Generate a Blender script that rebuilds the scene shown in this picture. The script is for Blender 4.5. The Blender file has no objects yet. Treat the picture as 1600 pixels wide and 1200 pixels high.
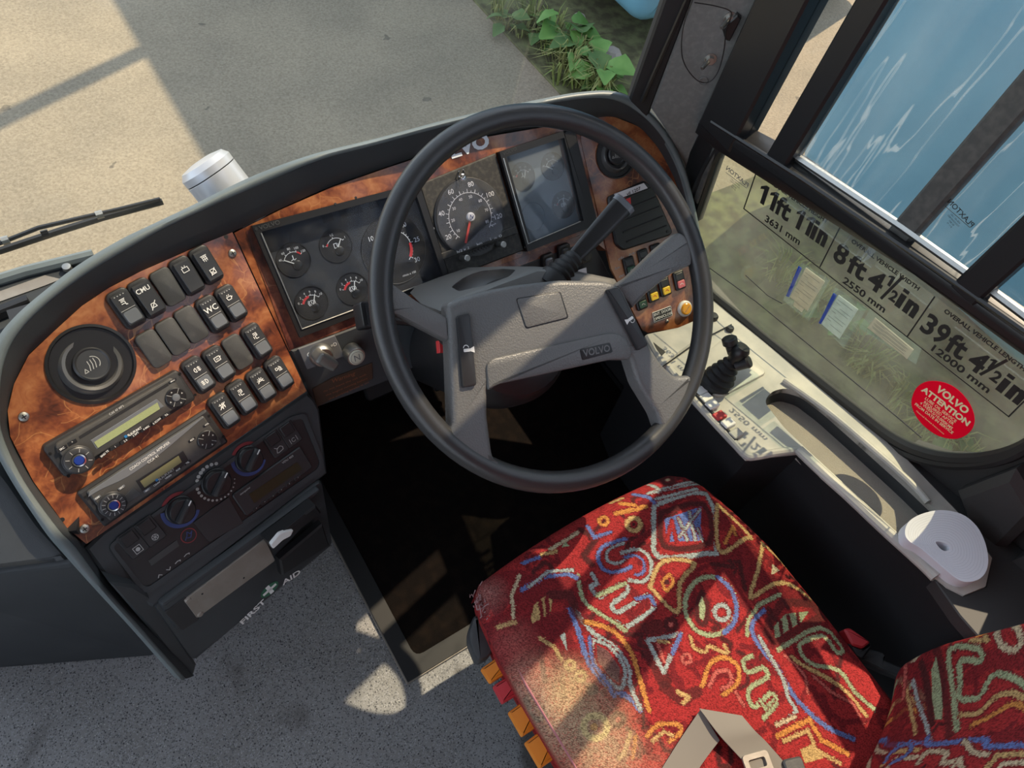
import bpy, bmesh, math, random
import numpy as np
from mathutils import Vector, Matrix
from mathutils.geometry import tessellate_polygon
random.seed(7); RNG = np.random.default_rng(7)
S = bpy.context.scene
COL = S.collection
# ------------------------------------------------------------------ camera
FPX, CX, CY = 1109.0, 800.0, 600.0
CAM = np.array([0.0, 0.0, 1.52])                     # eye height above the cab floor (floor is z = 0)
_nad = np.array([-215.0, 710.0, FPX]); _nad /= np.linalg.norm(_nad)
_Z = -_nad
_X = np.array([2280.0, -1043.0, FPX]); _X -= _X.dot(_Z) * _Z; _X /= np.linalg.norm(_X)
_Y = np.cross(_Z, _X)
ROT = np.array([_X, _Y, _Z])                         # camera axes (x right, y down, z forward) -> cab axes
cam = bpy.data.cameras.new('camera'); cam.sensor_fit = 'HORIZONTAL'; cam.sensor_width = 36.0
cam.lens = FPX / 1600 * 36; cam.clip_start = 0.02; cam.clip_end = 400
camo = bpy.data.objects.new('camera', cam); COL.objects.link(camo)
_r, _d, _f = ROT[:, 0], ROT[:, 1], ROT[:, 2]
camo.matrix_world = Matrix(((_r[0], -_d[0], -_f[0], CAM[0]), (_r[1], -_d[1], -_f[1], CAM[1]), (_r[2], -_d[2], -_f[2], CAM[2]), (0, 0, 0, 1)))
S.camera = camo
# ------------------------------------------------------------------ light
SUN_DIR = np.array([1.0, 0.25, 1.35]); SUN_DIR /= np.linalg.norm(SUN_DIR)   # towards the sun: right of the bus, high
SUN_STRENGTH, SKY_STRENGTH, EXPOSURE = 4.3, 8.2, 0.5
world = bpy.data.worlds.new('world'); S.world = world; world.use_nodes = True
_nt = world.node_tree; _bg = _nt.nodes['Background']
_sky = _nt.nodes.new('ShaderNodeTexSky'); _sky.sky_type = 'HOSEK_WILKIE'
_sky.sun_direction = tuple(SUN_DIR); _sky.turbidity = 3.0; _sky.ground_albedo = 0.3
_hs = _nt.nodes.new('ShaderNodeHueSaturation'); _hs.inputs['Saturation'].default_value = 0.38
_nt.links.new(_sky.outputs[0], _hs.inputs['Color']); _nt.links.new(_hs.outputs[0], _bg.inputs[0])
_bg.inputs[1].default_value = SKY_STRENGTH
sun = bpy.data.lights.new('sun', 'SUN'); sun.energy = SUN_STRENGTH; sun.angle = math.radians(0.55); sun.color = (1.0, 0.82, 0.58)
suno = bpy.data.objects.new('sun', sun); COL.objects.link(suno)
suno.rotation_euler = Vector(SUN_DIR).to_track_quat('Z', 'Y').to_euler(); suno.location = (6, 1, 9)
S.view_settings.view_transform = 'Standard'; S.view_settings.look = 'None'
S.view_settings.gamma = 1.0; S.view_settings.use_curve_mapping = False
S.view_settings.exposure = EXPOSURE
# ------------------------------------------------------------------ frames
def nz(v):
    v = np.asarray(v, float); return v / np.linalg.norm(v)
def nrm(el, az):
    e, z = math.radians(el), math.radians(az)
    return np.array([math.cos(e) * math.sin(z), -math.cos(e) * math.cos(z), math.sin(e)])
def ray(px, py): return ROT @ np.array([(px - CX) / FPX, (py - CY) / FPX, 1.0])
def onz(px, py, z):
    r = ray(px, py); return CAM + r * ((z - CAM[2]) / r[2])
class Fr:
    """a flat working plane: o origin, h across, u up the plane, n out of it"""
    def __init__(s, o, n, h=None):
        s.o = np.array(o, float); s.n = nz(n)
        if h is None: h = np.cross([0, 0, 1], s.n)
        h = np.array(h, float); h -= h.dot(s.n) * s.n; s.h = nz(h); s.u = np.cross(s.n, s.h)
    def w(s, a, b, c=0.0): return s.o + a * s.h + b * s.u + c * s.n
    def P(s, px, py, c=0.0):
        r = ray(px, py); t = ((s.o + c * s.n - CAM) @ s.n) / (r @ s.n); return CAM + r * t
    def p(s, px, py, c=0.0):
        q = s.P(px, py, c) - s.o; return (float(q @ s.h), float(q @ s.u))
    def pp(s, pts, c=0.0): return [s.p(x, y, c) for x, y in pts]
    def at(s, px, py, c=0.0): return Fr(s.P(px, py, c), s.n, s.h)
    def sub(s, A, B, c=0.0):
        a = s.P(*A, c); return Fr(a, s.n, s.P(*B, c) - a)
    def rect(s, TL, TR, BR, BL, c=0.0):
        q = [s.P(*k, c) for k in (TL, TR, BR, BL)]
        f = Fr(sum(q) / 4, s.n, (q[1] - q[0]) + (q[2] - q[3]))
        f.W = float((np.linalg.norm(q[1] - q[0]) + np.linalg.norm(q[2] - q[3])) / 2)
        f.H = float((np.linalg.norm(q[3] - q[0]) + np.linalg.norm(q[2] - q[1])) / 2); return f
    def off(s, c): return Fr(s.o + c * s.n, s.n, s.h)
    def rot(s, deg):
        a = math.radians(deg); return Fr(s.o, s.n, math.cos(a) * s.h + math.sin(a) * s.u)
# ------------------------------------------------------------------ mesh builder
def inset(pts, d):
    n = len(pts); out = []
    ar = sum(pts[i][0] * pts[(i + 1) % n][1] - pts[(i + 1) % n][0] * pts[i][1] for i in range(n))
    sg = 1 if ar > 0 else -1
    for i in range(n):
        p0, p1, p2 = pts[i - 1], pts[i], pts[(i + 1) % n]
        def nn(a, b):
            dx, dy = b[0] - a[0], b[1] - a[1]; l = math.hypot(dx, dy) or 1e-9; return (-dy / l * sg, dx / l * sg)
        n1, n2 = nn(p0, p1), nn(p1, p2); mx, my = n1[0] + n2[0], n1[1] + n2[1]
        k = d / max(0.35, (1 + n1[0] * n2[0] + n1[1] * n2[1])) 
        out.append((p1[0] + mx * k, p1[1] + my * k))
    return out
def rrpts(a, b, w, h, r, k=4, ang=0.0):
    r = min(r, w / 2 - 1e-5, h / 2 - 1e-5); o = []
    for (sx, sy, t0) in ((1, 1, 0), (-1, 1, 90), (-1, -1, 180), (1, -1, 270)):
        for i in range(k + 1):
            t = math.radians(t0 + 90 * i / k)
            o.append((sx * (w / 2 - r) + r * math.cos(t), sy * (h / 2 - r) + r * math.sin(t)))
    ca, sa = math.cos(math.radians(ang)), math.sin(math.radians(ang))
    return [(a + x * ca - y * sa, b + x * sa + y * ca) for x, y in o]
def circ(a, b, r, n=32, r2=None, t0=0.0):
    r2 = r2 or r
    return [(a + r * math.cos(t0 + 2 * math.pi * i / n), b + r2 * math.sin(t0 + 2 * math.pi * i / n)) for i in range(n)]
def roundpoly(pts, r, k=4):
    n = len(pts); o = []
    for i in range(n):
        p0, p1, p2 = np.array(pts[i - 1]), np.array(pts[i]), np.array(pts[(i + 1) % n])
        d0, d2 = p0 - p1, p2 - p1; l0, l2 = np.linalg.norm(d0), np.linalg.norm(d2)
        q = min(r, l0 * .45, l2 * .45); A, B = p1 + d0 / l0 * q, p1 + d2 / l2 * q
        for j in range(k + 1):
            t = j / k; o.append(tuple((1 - t) ** 2 * A + 2 * t * (1 - t) * p1 + t * t * B))
    return o
def spline(pts, n=8, closed=False):
    P = [np.array(p, float) for p in pts]; m = len(P); o = []
    rng = range(m if closed else m - 1)
    for i in rng:
        if closed: a, b, c, d = P[i - 1], P[i], P[(i + 1) % m], P[(i + 2) % m]
        else: a, b, c, d = P[max(i - 1, 0)], P[i], P[i + 1], P[min(i + 2, m - 1)]
        for j in range(n):
            t = j / n
            o.append(.5 * ((2 * b) + (c - a) * t + (2 * a - 5 * b + 4 * c - d) * t * t + (3 * b - a - 3 * c + d) * t ** 3))
    if not closed: o.append(P[-1])
    return o
class MB:
    def __init__(s): s.v = []; s.f = []
    def add(s, v, f):
        k = len(s.v); s.v += [tuple(map(float, p)) for p in v]; s.f += [tuple(i + k for i in q) for q in f]; return s
    def prism(s, F, pts, c0, c1, bev=0.0, bev0=0.0, seg=1):
        n = len(pts)
        if sum(pts[i][0] * pts[(i + 1) % n][1] - pts[(i + 1) % n][0] * pts[i][1] for i in range(n)) < 0: pts = pts[::-1]
        rings = []
        if bev0: rings.append([F.w(a, b, c0) for a, b in inset(pts, bev0)])
        rings.append([F.w(a, b, c0 + bev0) for a, b in pts])
        if bev:
            for j in range(seg + 1):
                t = math.pi / 2 * j / seg
                ins = bev * (1 - math.cos(t)); cc = c1 - bev + bev * math.sin(t)
                rings.append([F.w(a, b, cc) for a, b in (inset(pts, ins) if ins > 0 else pts)])
        else: rings.append([F.w(a, b, c1) for a, b in pts])
        v = [p for r in rings for p in r]; f = []
        for j in range(len(rings) - 1):
            for i in range(n):
                f.append((j * n + i, j * n + (i + 1) % n, (j + 1) * n + (i + 1) % n, (j + 1) * n + i))
        k_ = (len(rings) - 1) * n
        conv = all((pts[i][0] - pts[i - 1][0]) * (pts[(i + 1) % n][1] - pts[i][1]) - (pts[i][1] - pts[i - 1][1]) * (pts[(i + 1) % n][0] - pts[i][0]) > -1e-9 for i in range(n))
        if conv: f.append(tuple(range(n))[::-1]); f.append(tuple(k_ + i for i in range(n)))
        else:
            for t in tessellate_polygon([[Vector((x, y, 0)) for x, y in pts]]): f.append(tuple(t)[::-1]); f.append(tuple(k_ + i for i in t))
        return s.add(v, f)
    def rr(s, F, a, b, w, h, r, c0, c1, bev=0.0, ang=0.0, seg=1, k=4): return s.prism(F, rrpts(a, b, w, h, r, k, ang), c0, c1, bev, seg=seg)
    def plate(s, F, outer, holes, c0, c1):
        loops = [outer] + holes; flat = [p for l in loops for p in l]; m = len(flat)
        tri = tessellate_polygon([[Vector((x, y, 0)) for x, y in l] for l in loops])
        v = [F.w(a, b, c1) for a, b in flat] + [F.w(a, b, c0) for a, b in flat]; f = []
        for t in tri:
            (x0, y0), (x1, y1), (x2, y2) = (flat[i] for i in t)
            if (x1 - x0) * (y2 - y0) - (x2 - x0) * (y1 - y0) < 0: t = t[::-1]
            f.append(tuple(t)); f.append(tuple(i + m for i in t[::-1]))
        k = 0
        for li, l in enumerate(loops):
            n = len(l); ar = sum(l[i][0] * l[(i + 1) % n][1] - l[(i + 1) % n][0] * l[i][1] for i in range(n))
            ccw = (ar > 0) if li == 0 else (ar < 0)
            for i in range(n):
                q = (k + i, k + i + m, k + (i + 1) % n + m, k + (i + 1) % n)
                f.append(q if ccw else q[::-1])
            k += n
        return s.add(v, f)
    def lathe(s, F, a, b, prof, seg=32, closed=False):
        v = []; f = []; m = len(prof)
        for i in range(seg):
            t = 2 * math.pi * i / seg
            for r, c in prof: v.append(F.w(a + r * math.cos(t), b + r * math.sin(t), c))
        for i in range(seg):
            for j in range(m - 1):
                f.append((i * m + j, ((i + 1) % seg) * m + j, ((i + 1) % seg) * m + j + 1, i * m + j + 1))
        if not closed:
            if prof[0][0] > 1e-6: f.append(tuple(i * m for i in range(seg))[::-1])
            if prof[-1][0] > 1e-6: f.append(tuple(i * m + m - 1 for i in range(seg)))
        return s.add(v, f)
    def tube(s, pts, r, seg=8, closed=False, flat=1.0, upv=None):
        P = [np.array(p, float) for p in pts]; n = len(P); v = []; f = []
        T = [nz((P[(i + 1) % n] if (closed or i < n - 1) else P[i]) - (P[i - 1] if (closed or i > 0) else P[i])) for i in range(n)]
        N = np.cross(T[0], upv if upv is not None else ([0, 0, 1] if abs(T[0][2]) < .9 else [1, 0, 0])); N = nz(N)
        for i in range(n):
            N = nz(N - N.dot(T[i]) * T[i]); B = np.cross(T[i], N); rr = r[i] if hasattr(r, '__len__') else r
            for k in range(seg):
                t = 2 * math.pi * k / seg; v.append(P[i] + rr * (math.cos(t) * N + flat * math.sin(t) * B))
        for i in range(n if closed else n - 1):
            for k in range(seg):
                j = (i + 1) % n; f.append((i * seg + k, i * seg + (k + 1) % seg, j * seg + (k + 1) % seg, j * seg + k))
        if not closed: f.append(tuple(range(seg))[::-1]); f.append(tuple((n - 1) * seg + k for k in range(seg)))
        return s.add(v, f)
    def grid(s, rows, closed_u=False):
        n = len(rows[0]); v = [p for r in rows for p in r]; f = []
        for j in range(len(rows) - 1):
            for i in range(n if closed_u else n - 1):
                k = (i + 1) % n; f.append((j * n + i, j * n + k, (j + 1) * n + k, (j + 1) * n + i))
        return s.add(v, f)
    def box(s, lo, hi):
        (x0, y0, z0), (x1, y1, z1) = lo, hi
        v = [(x, y, z) for z in (z0, z1) for y in (y0, y1) for x in (x0, x1)]
        return s.add(v, [(0, 2, 3, 1), (4, 5, 7, 6), (0, 1, 5, 4), (2, 6, 7, 3), (0, 4, 6, 2), (1, 3, 7, 5)])
    def line(s, F, pts, wd, c0, c1):
        """a flat printed line of width wd along local points"""
        for (x0, y0), (x1, y1) in zip(pts[:-1], pts[1:]):
            dx, dy = x1 - x0, y1 - y0; l = math.hypot(dx, dy)
            if l < 1e-7: continue
            e = wd * .3 / l; ox, oy = -dy / l * wd / 2, dx / l * wd / 2
            x0, y0, x1, y1 = x0 - dx * e, y0 - dy * e, x1 + dx * e, y1 + dy * e
            s.prism(F, [(x0 - ox, y0 - oy), (x1 - ox, y1 - oy), (x1 + ox, y1 + oy), (x0 + ox, y0 + oy)], c0, c1)
        return s
    def arc(s, F, a, b, r, t0, t1, wd, c0, c1, n=16):
        p = [(math.radians(t0 + (t1 - t0) * i / n)) for i in range(n + 1)]
        v = [F.w(a + (r - wd / 2) * math.cos(t), b + (r - wd / 2) * math.sin(t), c1) for t in p] + [F.w(a + (r + wd / 2) * math.cos(t), b + (r + wd / 2) * math.sin(t), c1) for t in p]
        f = [(i, i + 1, n + 2 + i, n + 1 + i) if t0 > t1 else (i, n + 1 + i, n + 2 + i, i + 1) for i in range(n)]
        return s.add(v, f)
    def text(s, F, a, b, txt, size, c=0.0, ang=0.0, bold=0.0, mirror=False, align='CENTER', sx=1.0, ext=0.00015, space=1.0, shear=0.0):
        cu = bpy.data.curves.new('t', 'FONT'); cu.body = txt; cu.size = size; cu.align_x = align; cu.align_y = 'CENTER'
        cu.offset = bold * size; cu.resolution_u = 3; cu.space_character = space; cu.shear = shear
        ob = bpy.data.objects.new('t', cu); me = bpy.data.meshes.new_from_object(ob)
        ca, sa = math.cos(math.radians(ang)), math.sin(math.radians(ang)); sg = -1 if mirror else 1
        v = []
        for p in me.vertices:
            x, y = p.co.x * sx * sg, p.co.y
            v.append(F.w(a + x * ca - y * sa, b + x * sa + y * ca, c + ext))
        fs = [tuple(q.vertices)[::sg] for q in me.polygons]
        s.add(v, fs)
        bpy.data.objects.remove(ob); bpy.data.curves.remove(cu); bpy.data.meshes.remove(me); return s
    def build(s, name, m, parent=None, label=None, smooth=35, kind=None, cat=None, group=None):
        V = np.array(s.v); o = (V.min(0) + V.max(0)) / 2
        if parent is None: o[2] = V[:, 2].min()
        me = bpy.data.meshes.new(name); me.from_pydata([tuple(p) for p in (V - o)], [], s.f)
        bm = bmesh.new(); bm.from_mesh(me); bmesh.ops.remove_doubles(bm, verts=bm.verts, dist=1e-6)
        bmesh.ops.recalc_face_normals(bm, faces=bm.faces); bm.to_mesh(me); bm.free()
        me.materials.append(m); me.update()
        if smooth:
            me.polygons.foreach_set('use_smooth', [True] * len(me.polygons))
            me.set_sharp_from_angle(angle=math.radians(smooth))
        ob = bpy.data.objects.new(name, me); COL.objects.link(ob)
        return place(ob, o, parent, label, kind, cat, group)
WO = {}
def place(ob, o, parent, label=None, kind=None, cat=None, group=None):
    WO[ob.name] = np.array(o, float)
    if parent is not None:
        ob.parent = parent; ob.location = tuple(np.array(o) - WO[parent.name])
    else: ob.location = tuple(o)
    if label: ob['label'] = label
    if kind: ob['kind'] = kind
    if cat: ob['category'] = cat
    if group: ob['group'] = group
    return ob
def thing(name, label, cat, loc, group=None):
    e = bpy.data.objects.new(name, None); e.empty_display_size = .05; COL.objects.link(e)
    return place(e, loc, None, label, None, cat, group)
# ------------------------------------------------------------------ materials
MATS = {}
def mat(name, col, rough=.5, metal=0.0, spec=.5, bump=None, noise=None, emit=None, coat=0.0, transmission=None):
    m = bpy.data.materials.new(name); m.use_nodes = True; MATS[name] = m
    t = m.node_tree; b = t.nodes['Principled BSDF']; L = t.links.new
    b.inputs['Base Color'].default_value = (*col, 1); b.inputs['Roughness'].default_value = rough
    b.inputs['Metallic'].default_value = metal; b.inputs['Specular IOR Level'].default_value = spec
    b.inputs['Coat Weight'].default_value = coat; b.inputs['Coat Roughness'].default_value = .08
    tc = t.nodes.new('ShaderNodeTexCoord')
    geo = t.nodes.new('ShaderNodeNewGeometry')
    if noise:
        sc, col2, lo, hi = noise
        n = t.nodes.new('ShaderNodeTexNoise'); n.inputs['Scale'].default_value = sc; n.inputs['Detail'].default_value = 5
        L(geo.outputs['Position'], n.inputs['Vector'])
        r = t.nodes.new('ShaderNodeValToRGB'); r.color_ramp.elements[0].position = lo; r.color_ramp.elements[1].position = hi
        r.color_ramp.elements[0].color = (*col, 1); r.color_ramp.elements[1].color = (*col2, 1)
        L(n.outputs['Fac'], r.inputs[0]); L(r.outputs[0], b.inputs['Base Color'])
    if bump:
        sc, st = bump
        n2 = t.nodes.new('ShaderNodeTexNoise'); n2.inputs['Scale'].default_value = sc; n2.inputs['Detail'].default_value = 3
        L(geo.outputs['Position'], n2.inputs['Vector'])
        bp = t.nodes.new('ShaderNodeBump'); bp.inputs['Strength'].default_value = st; bp.inputs['Distance'].default_value = .002
        L(n2.outputs['Fac'], bp.inputs['Height']); L(bp.outputs[0], b.inputs['Normal'])
    if emit: b.inputs['Emission Color'].default_value = (*emit[0], 1); b.inputs['Emission Strength'].default_value = emit[1]
    return m
def node(m, kind, **kw):
    n = m.node_tree.nodes.new(kind)
    for k, v in kw.items(): setattr(n, k, v)
    return n
M_dash = mat('dash_plastic', (.030, .034, .038), .55, bump=(900, .12), noise=(9, (.040, .045, .049), .4, .7))
M_rim = mat('dash_rim_vinyl', (.13, .155, .16), .42, bump=(700, .10), noise=(14, (.17, .20, .205), .45, .75))
M_black = mat('black_plastic', (.012, .012, .013), .38, bump=(1200, .06))
M_blk2 = mat('satin_black', (.022, .022, .024), .45)
M_switch = mat('switch_plastic', (.030, .031, .034), .36, spec=.5, bump=(1500, .05))
M_blank = mat('blank_plate_plastic', (.050, .052, .054), .48, bump=(600, .08), noise=(60, (.085, .085, .083), .5, .8))
M_face = mat('stereo_face', (.055, .054, .052), .4, bump=(900, .08), noise=(50, (.085, .08, .075), .5, .85))
M_lens = mat('smoked_lens', (.13, .14, .155), .22, spec=.6)
M_wheel = mat('wheel_grained_vinyl', (.125, .125, .124), .42, spec=.5)
M_rimw = mat('wheel_rim_vinyl', (.030, .030, .031), .36, spec=.55, bump=(500, .10))
M_rubber = mat('rubber_black', (.012, .012, .013), .55)
M_print = mat('white_print', (.78, .78, .76), .6)
M_dimp = mat('dim_print', (.42, .42, .41), .6)
M_redp = mat('red_print', (.62, .035, .04), .5)
M_greenp = mat('green_print', (.05, .35, .10), .5)
M_needle = mat('needle_white', (.80, .80, .74), .5)
M_needr = mat('needle_red', (.80, .07, .05), .5)
M_dial = mat('dial_black', (.010, .010, .012), .6)
M_cardk = mat('cluster_card', (.024, .027, .032), .6, noise=(350, (.034, .037, .042), .5, .8))
M_tacho = mat('tachograph_card', (.030, .030, .030), .6, noise=(160, (.10, .095, .08), .45, .95))
M_chrome = mat('chrome', (.75, .75, .74), .18, 1.0)
M_steel = mat('brushed_steel', (.40, .40, .38), .42, 1.0, bump=(300, .1))
M_alu = mat('worn_aluminium', (.30, .27, .235), .55, .55, bump=(200, .1), noise=(30, (.38, .35, .31), .4, .8))
M_silver = mat('silver_paint', (.62, .63, .66), .35, .35)
M_lcd = mat('lcd_green', (.30, .34, .17), .35, noise=(1500, (.24, .28, .13), .5, .6))
M_lcd2 = mat('lcd_dull', (.20, .185, .09), .35)
M_lcd3 = mat('lcd_off', (.022, .026, .012), .3)
M_lcdbar = mat('grey_display', (.042, .045, .045), .4)
M_blue = mat('blue_cap', (.012, .035, .22), .3)
M_bluearc = mat('blue_arc', (.035, .06, .20), .5)
M_redarc = mat('red_arc', (.22, .025, .03), .5)
M_orange = mat('orange_plastic', (.78, .24, .02), .45)
M_redpl = mat('red_plastic', (.55, .035, .045), .42)
M_amber = mat('amber_lens', (.80, .34, .01), .25)
M_yellow = mat('yellow_lens', (.85, .55, .03), .3)
M_pinkl = mat('red_lens', (.70, .16, .18), .3)
M_white = mat('white_plastic', (.78, .78, .76), .45)
M_ivory = mat('ivory_plastic', (.58, .55, .44), .45)
M_paper = mat('paper', (.74, .75, .80), .8)
M_label = mat('label_paper', (.72, .72, .76), .7)
M_cream = mat('cream_paper', (.62, .54, .43), .8)
M_bluecard = mat('blue_card', (.01, .06, .42), .6)
M_ink = mat('black_ink', (.012, .012, .012), .6)
M_greyink = mat('grey_ink', (.16, .16, .16), .7)
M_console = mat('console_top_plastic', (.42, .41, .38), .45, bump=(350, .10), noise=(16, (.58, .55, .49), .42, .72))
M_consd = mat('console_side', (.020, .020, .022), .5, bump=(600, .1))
M_tray = mat('tray_matting', (.34, .31, .27), .8)
M_wall = mat('wall_trim', (.035, .034, .034), .6, bump=(400, .1))
M_pillar = mat('pillar_trim', (.16, .16, .155), .55, bump=(800, .15), noise=(120, (.20, .20, .19), .45, .7))
M_frame = mat('window_frame_black', (.010, .010, .011), .38)
M_slid = mat('sliding_seal', (.055, .055, .052), .7, noise=(80, (.10, .095, .085), .4, .8))
M_roof = mat('roof_lining', (.34, .34, .33), .8)
M_web = mat('seat_belt_webbing', (.20, .185, .16), .75)
M_redst = mat('red_sticker', (.70, .012, .045), .5)
M_yelt = mat('pale_yellow_print', (.85, .78, .48), .5)
M_bluebus = mat('blue_paint', (.13, .31, .42), .4, noise=(3, (.16, .36, .47), .4, .7))
M_bluedark = mat('blue_skirt', (.05, .055, .055), .6)
M_leaf = mat('leaf_bright', (.11, .24, .045), .5, noise=(12, (.16, .31, .07), .4, .7))
M_leaf2 = mat('leaf_dull', (.07, .14, .035), .6, noise=(12, (.11, .19, .05), .4, .7))
M_grass = mat('grass_blades', (.16, .21, .05), .7, noise=(9, (.30, .28, .11), .4, .7))
M_stem = mat('stem', (.17, .16, .06), .7)
M_stone = mat('pale_stone', (.36, .33, .29), .8)
# thin sheets that let light through: paper and printed film
def sheet(name, col):
    m = bpy.data.materials.new(name); m.use_nodes = True; MATS[name] = m; t = m.node_tree; t.nodes.remove(t.nodes['Principled BSDF'])
    d = m.node_tree.nodes.new('ShaderNodeBsdfDiffuse'); d.inputs[0].default_value = (*col, 1); l = m.node_tree.nodes.new('ShaderNodeBsdfTranslucent'); l.inputs[0].default_value = (*col, 1)
    x = m.node_tree.nodes.new('ShaderNodeMixShader'); x.inputs[0].default_value = .5
    t.links.new(d.outputs[0], x.inputs[1]); t.links.new(l.outputs[0], x.inputs[2]); t.links.new(x.outputs[0], t.nodes['Material Output'].inputs[0]); return m
M_pw, M_pc, M_redst, M_bluecard = sheet('thin_white_paper', (.80, .80, .78)), sheet('thin_cream_paper', (.78, .68, .58)), sheet('red_sticker_film', (.80, .012, .06)), sheet('blue_card_film', (.01, .09, .60))
# grain on the steering wheel
def add_grain(m, scale, st):
    t = m.node_tree; b = t.nodes['Principled BSDF']
    g = t.nodes.new('ShaderNodeNewGeometry'); v = t.nodes.new('ShaderNodeTexVoronoi'); v.inputs['Scale'].default_value = scale
    t.links.new(g.outputs['Position'], v.inputs['Vector'])
    bp = t.nodes.new('ShaderNodeBump'); bp.inputs['Strength'].default_value = st; bp.inputs['Distance'].default_value = .001
    t.links.new(v.outputs['Distance'], bp.inputs['Height']); t.links.new(bp.outputs[0], b.inputs['Normal'])
add_grain(M_wheel, 420, .35)
add_grain(M_tray, 520, .8)
# burl walnut
def burl(name, bright=1.0):
    m = mat(name, (.3, .09, .02), .28, coat=.6); t = m.node_tree; b = t.nodes['Principled BSDF']; L = t.links.new
    g = node(m, 'ShaderNodeNewGeometry')
    n1 = node(m, 'ShaderNodeTexNoise'); n1.inputs['Scale'].default_value = 8; n1.inputs['Detail'].default_value = 4; n1.inputs['Distortion'].default_value = 2.2
    n2 = node(m, 'ShaderNodeTexNoise'); n2.inputs['Scale'].default_value = 55; n2.inputs['Detail'].default_value = 6; n2.inputs['Distortion'].default_value = 2.5
    L(g.outputs['Position'], n1.inputs['Vector']); L(g.outputs['Position'], n2.inputs['Vector'])
    mx = node(m, 'ShaderNodeMath', operation='MULTIPLY_ADD'); mx.inputs[1].default_value = .22
    L(n2.outputs['Fac'], mx.inputs[0]); m2 = node(m, 'ShaderNodeMath', operation='MULTIPLY'); m2.inputs[1].default_value = .80
    L(n1.outputs['Fac'], m2.inputs[0]); L(m2.outputs[0], mx.inputs[2])
    r = node(m, 'ShaderNodeValToRGB'); e = r.color_ramp.elements
    e[0].position = .36; e[0].color = (.045 * bright, .014 * bright, .009, 1)
    e[1].position = .68; e[1].color = (.44 * bright, .19 * bright, .075, 1)
    k = e.new(.46); k.color = (.15 * bright, .040 * bright, .017, 1)
    k = e.new(.55); k.color = (.29 * bright, .095 * bright, .034, 1)
    L(mx.outputs[0], r.inputs[0])
    v = node(m, 'ShaderNodeTexVoronoi', feature='DISTANCE_TO_EDGE'); v.inputs['Scale'].default_value = 26
    n3 = node(m, 'ShaderNodeTexNoise'); n3.inputs['Scale'].default_value = 14
    L(g.outputs['Position'], n3.inputs['Vector'])
    va = node(m, 'ShaderNodeVectorMath', operation='MULTIPLY_ADD'); va.inputs[1].default_value = (.09, .09, .09)
    L(n3.outputs['Color'], va.inputs[0]); L(g.outputs['Position'], va.inputs[2]); L(va.outputs[0], v.inputs['Vector'])
    cr = node(m, 'ShaderNodeMath', operation='LESS_THAN'); cr.inputs[1].default_value = .012; L(v.outputs['Distance'], cr.inputs[0])
    n4 = node(m, 'ShaderNodeTexNoise'); n4.inputs['Scale'].default_value = 7; L(g.outputs['Position'], n4.inputs['Vector'])
    gt = node(m, 'ShaderNodeMath', operation='GREATER_THAN'); gt.inputs[1].default_value = .50; L(n4.outputs['Fac'], gt.inputs[0])
    cm = node(m, 'ShaderNodeMath', operation='MULTIPLY'); L(cr.outputs[0], cm.inputs[0]); L(gt.outputs[0], cm.inputs[1])
    cf = node(m, 'ShaderNodeMath', operation='MULTIPLY'); cf.inputs[1].default_value = .45; L(cm.outputs[0], cf.inputs[0])
    mix = node(m, 'ShaderNodeMixRGB'); mix.inputs[2].default_value = (.52 * bright, .25 * bright, .09, 1)
    L(cf.outputs[0], mix.inputs[0]); L(r.outputs[0], mix.inputs[1]); L(mix.outputs[0], b.inputs['Base Color'])
    return m
M_burl = burl('burl_walnut')
M_burl2 = burl('burl_walnut_faded', .62)
M_brownpl = mat('brown_notice', (.050, .026, .015), .5)
M_nozzle = mat('vent_nozzle', (.085, .085, .085), .24, spec=.6)
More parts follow.
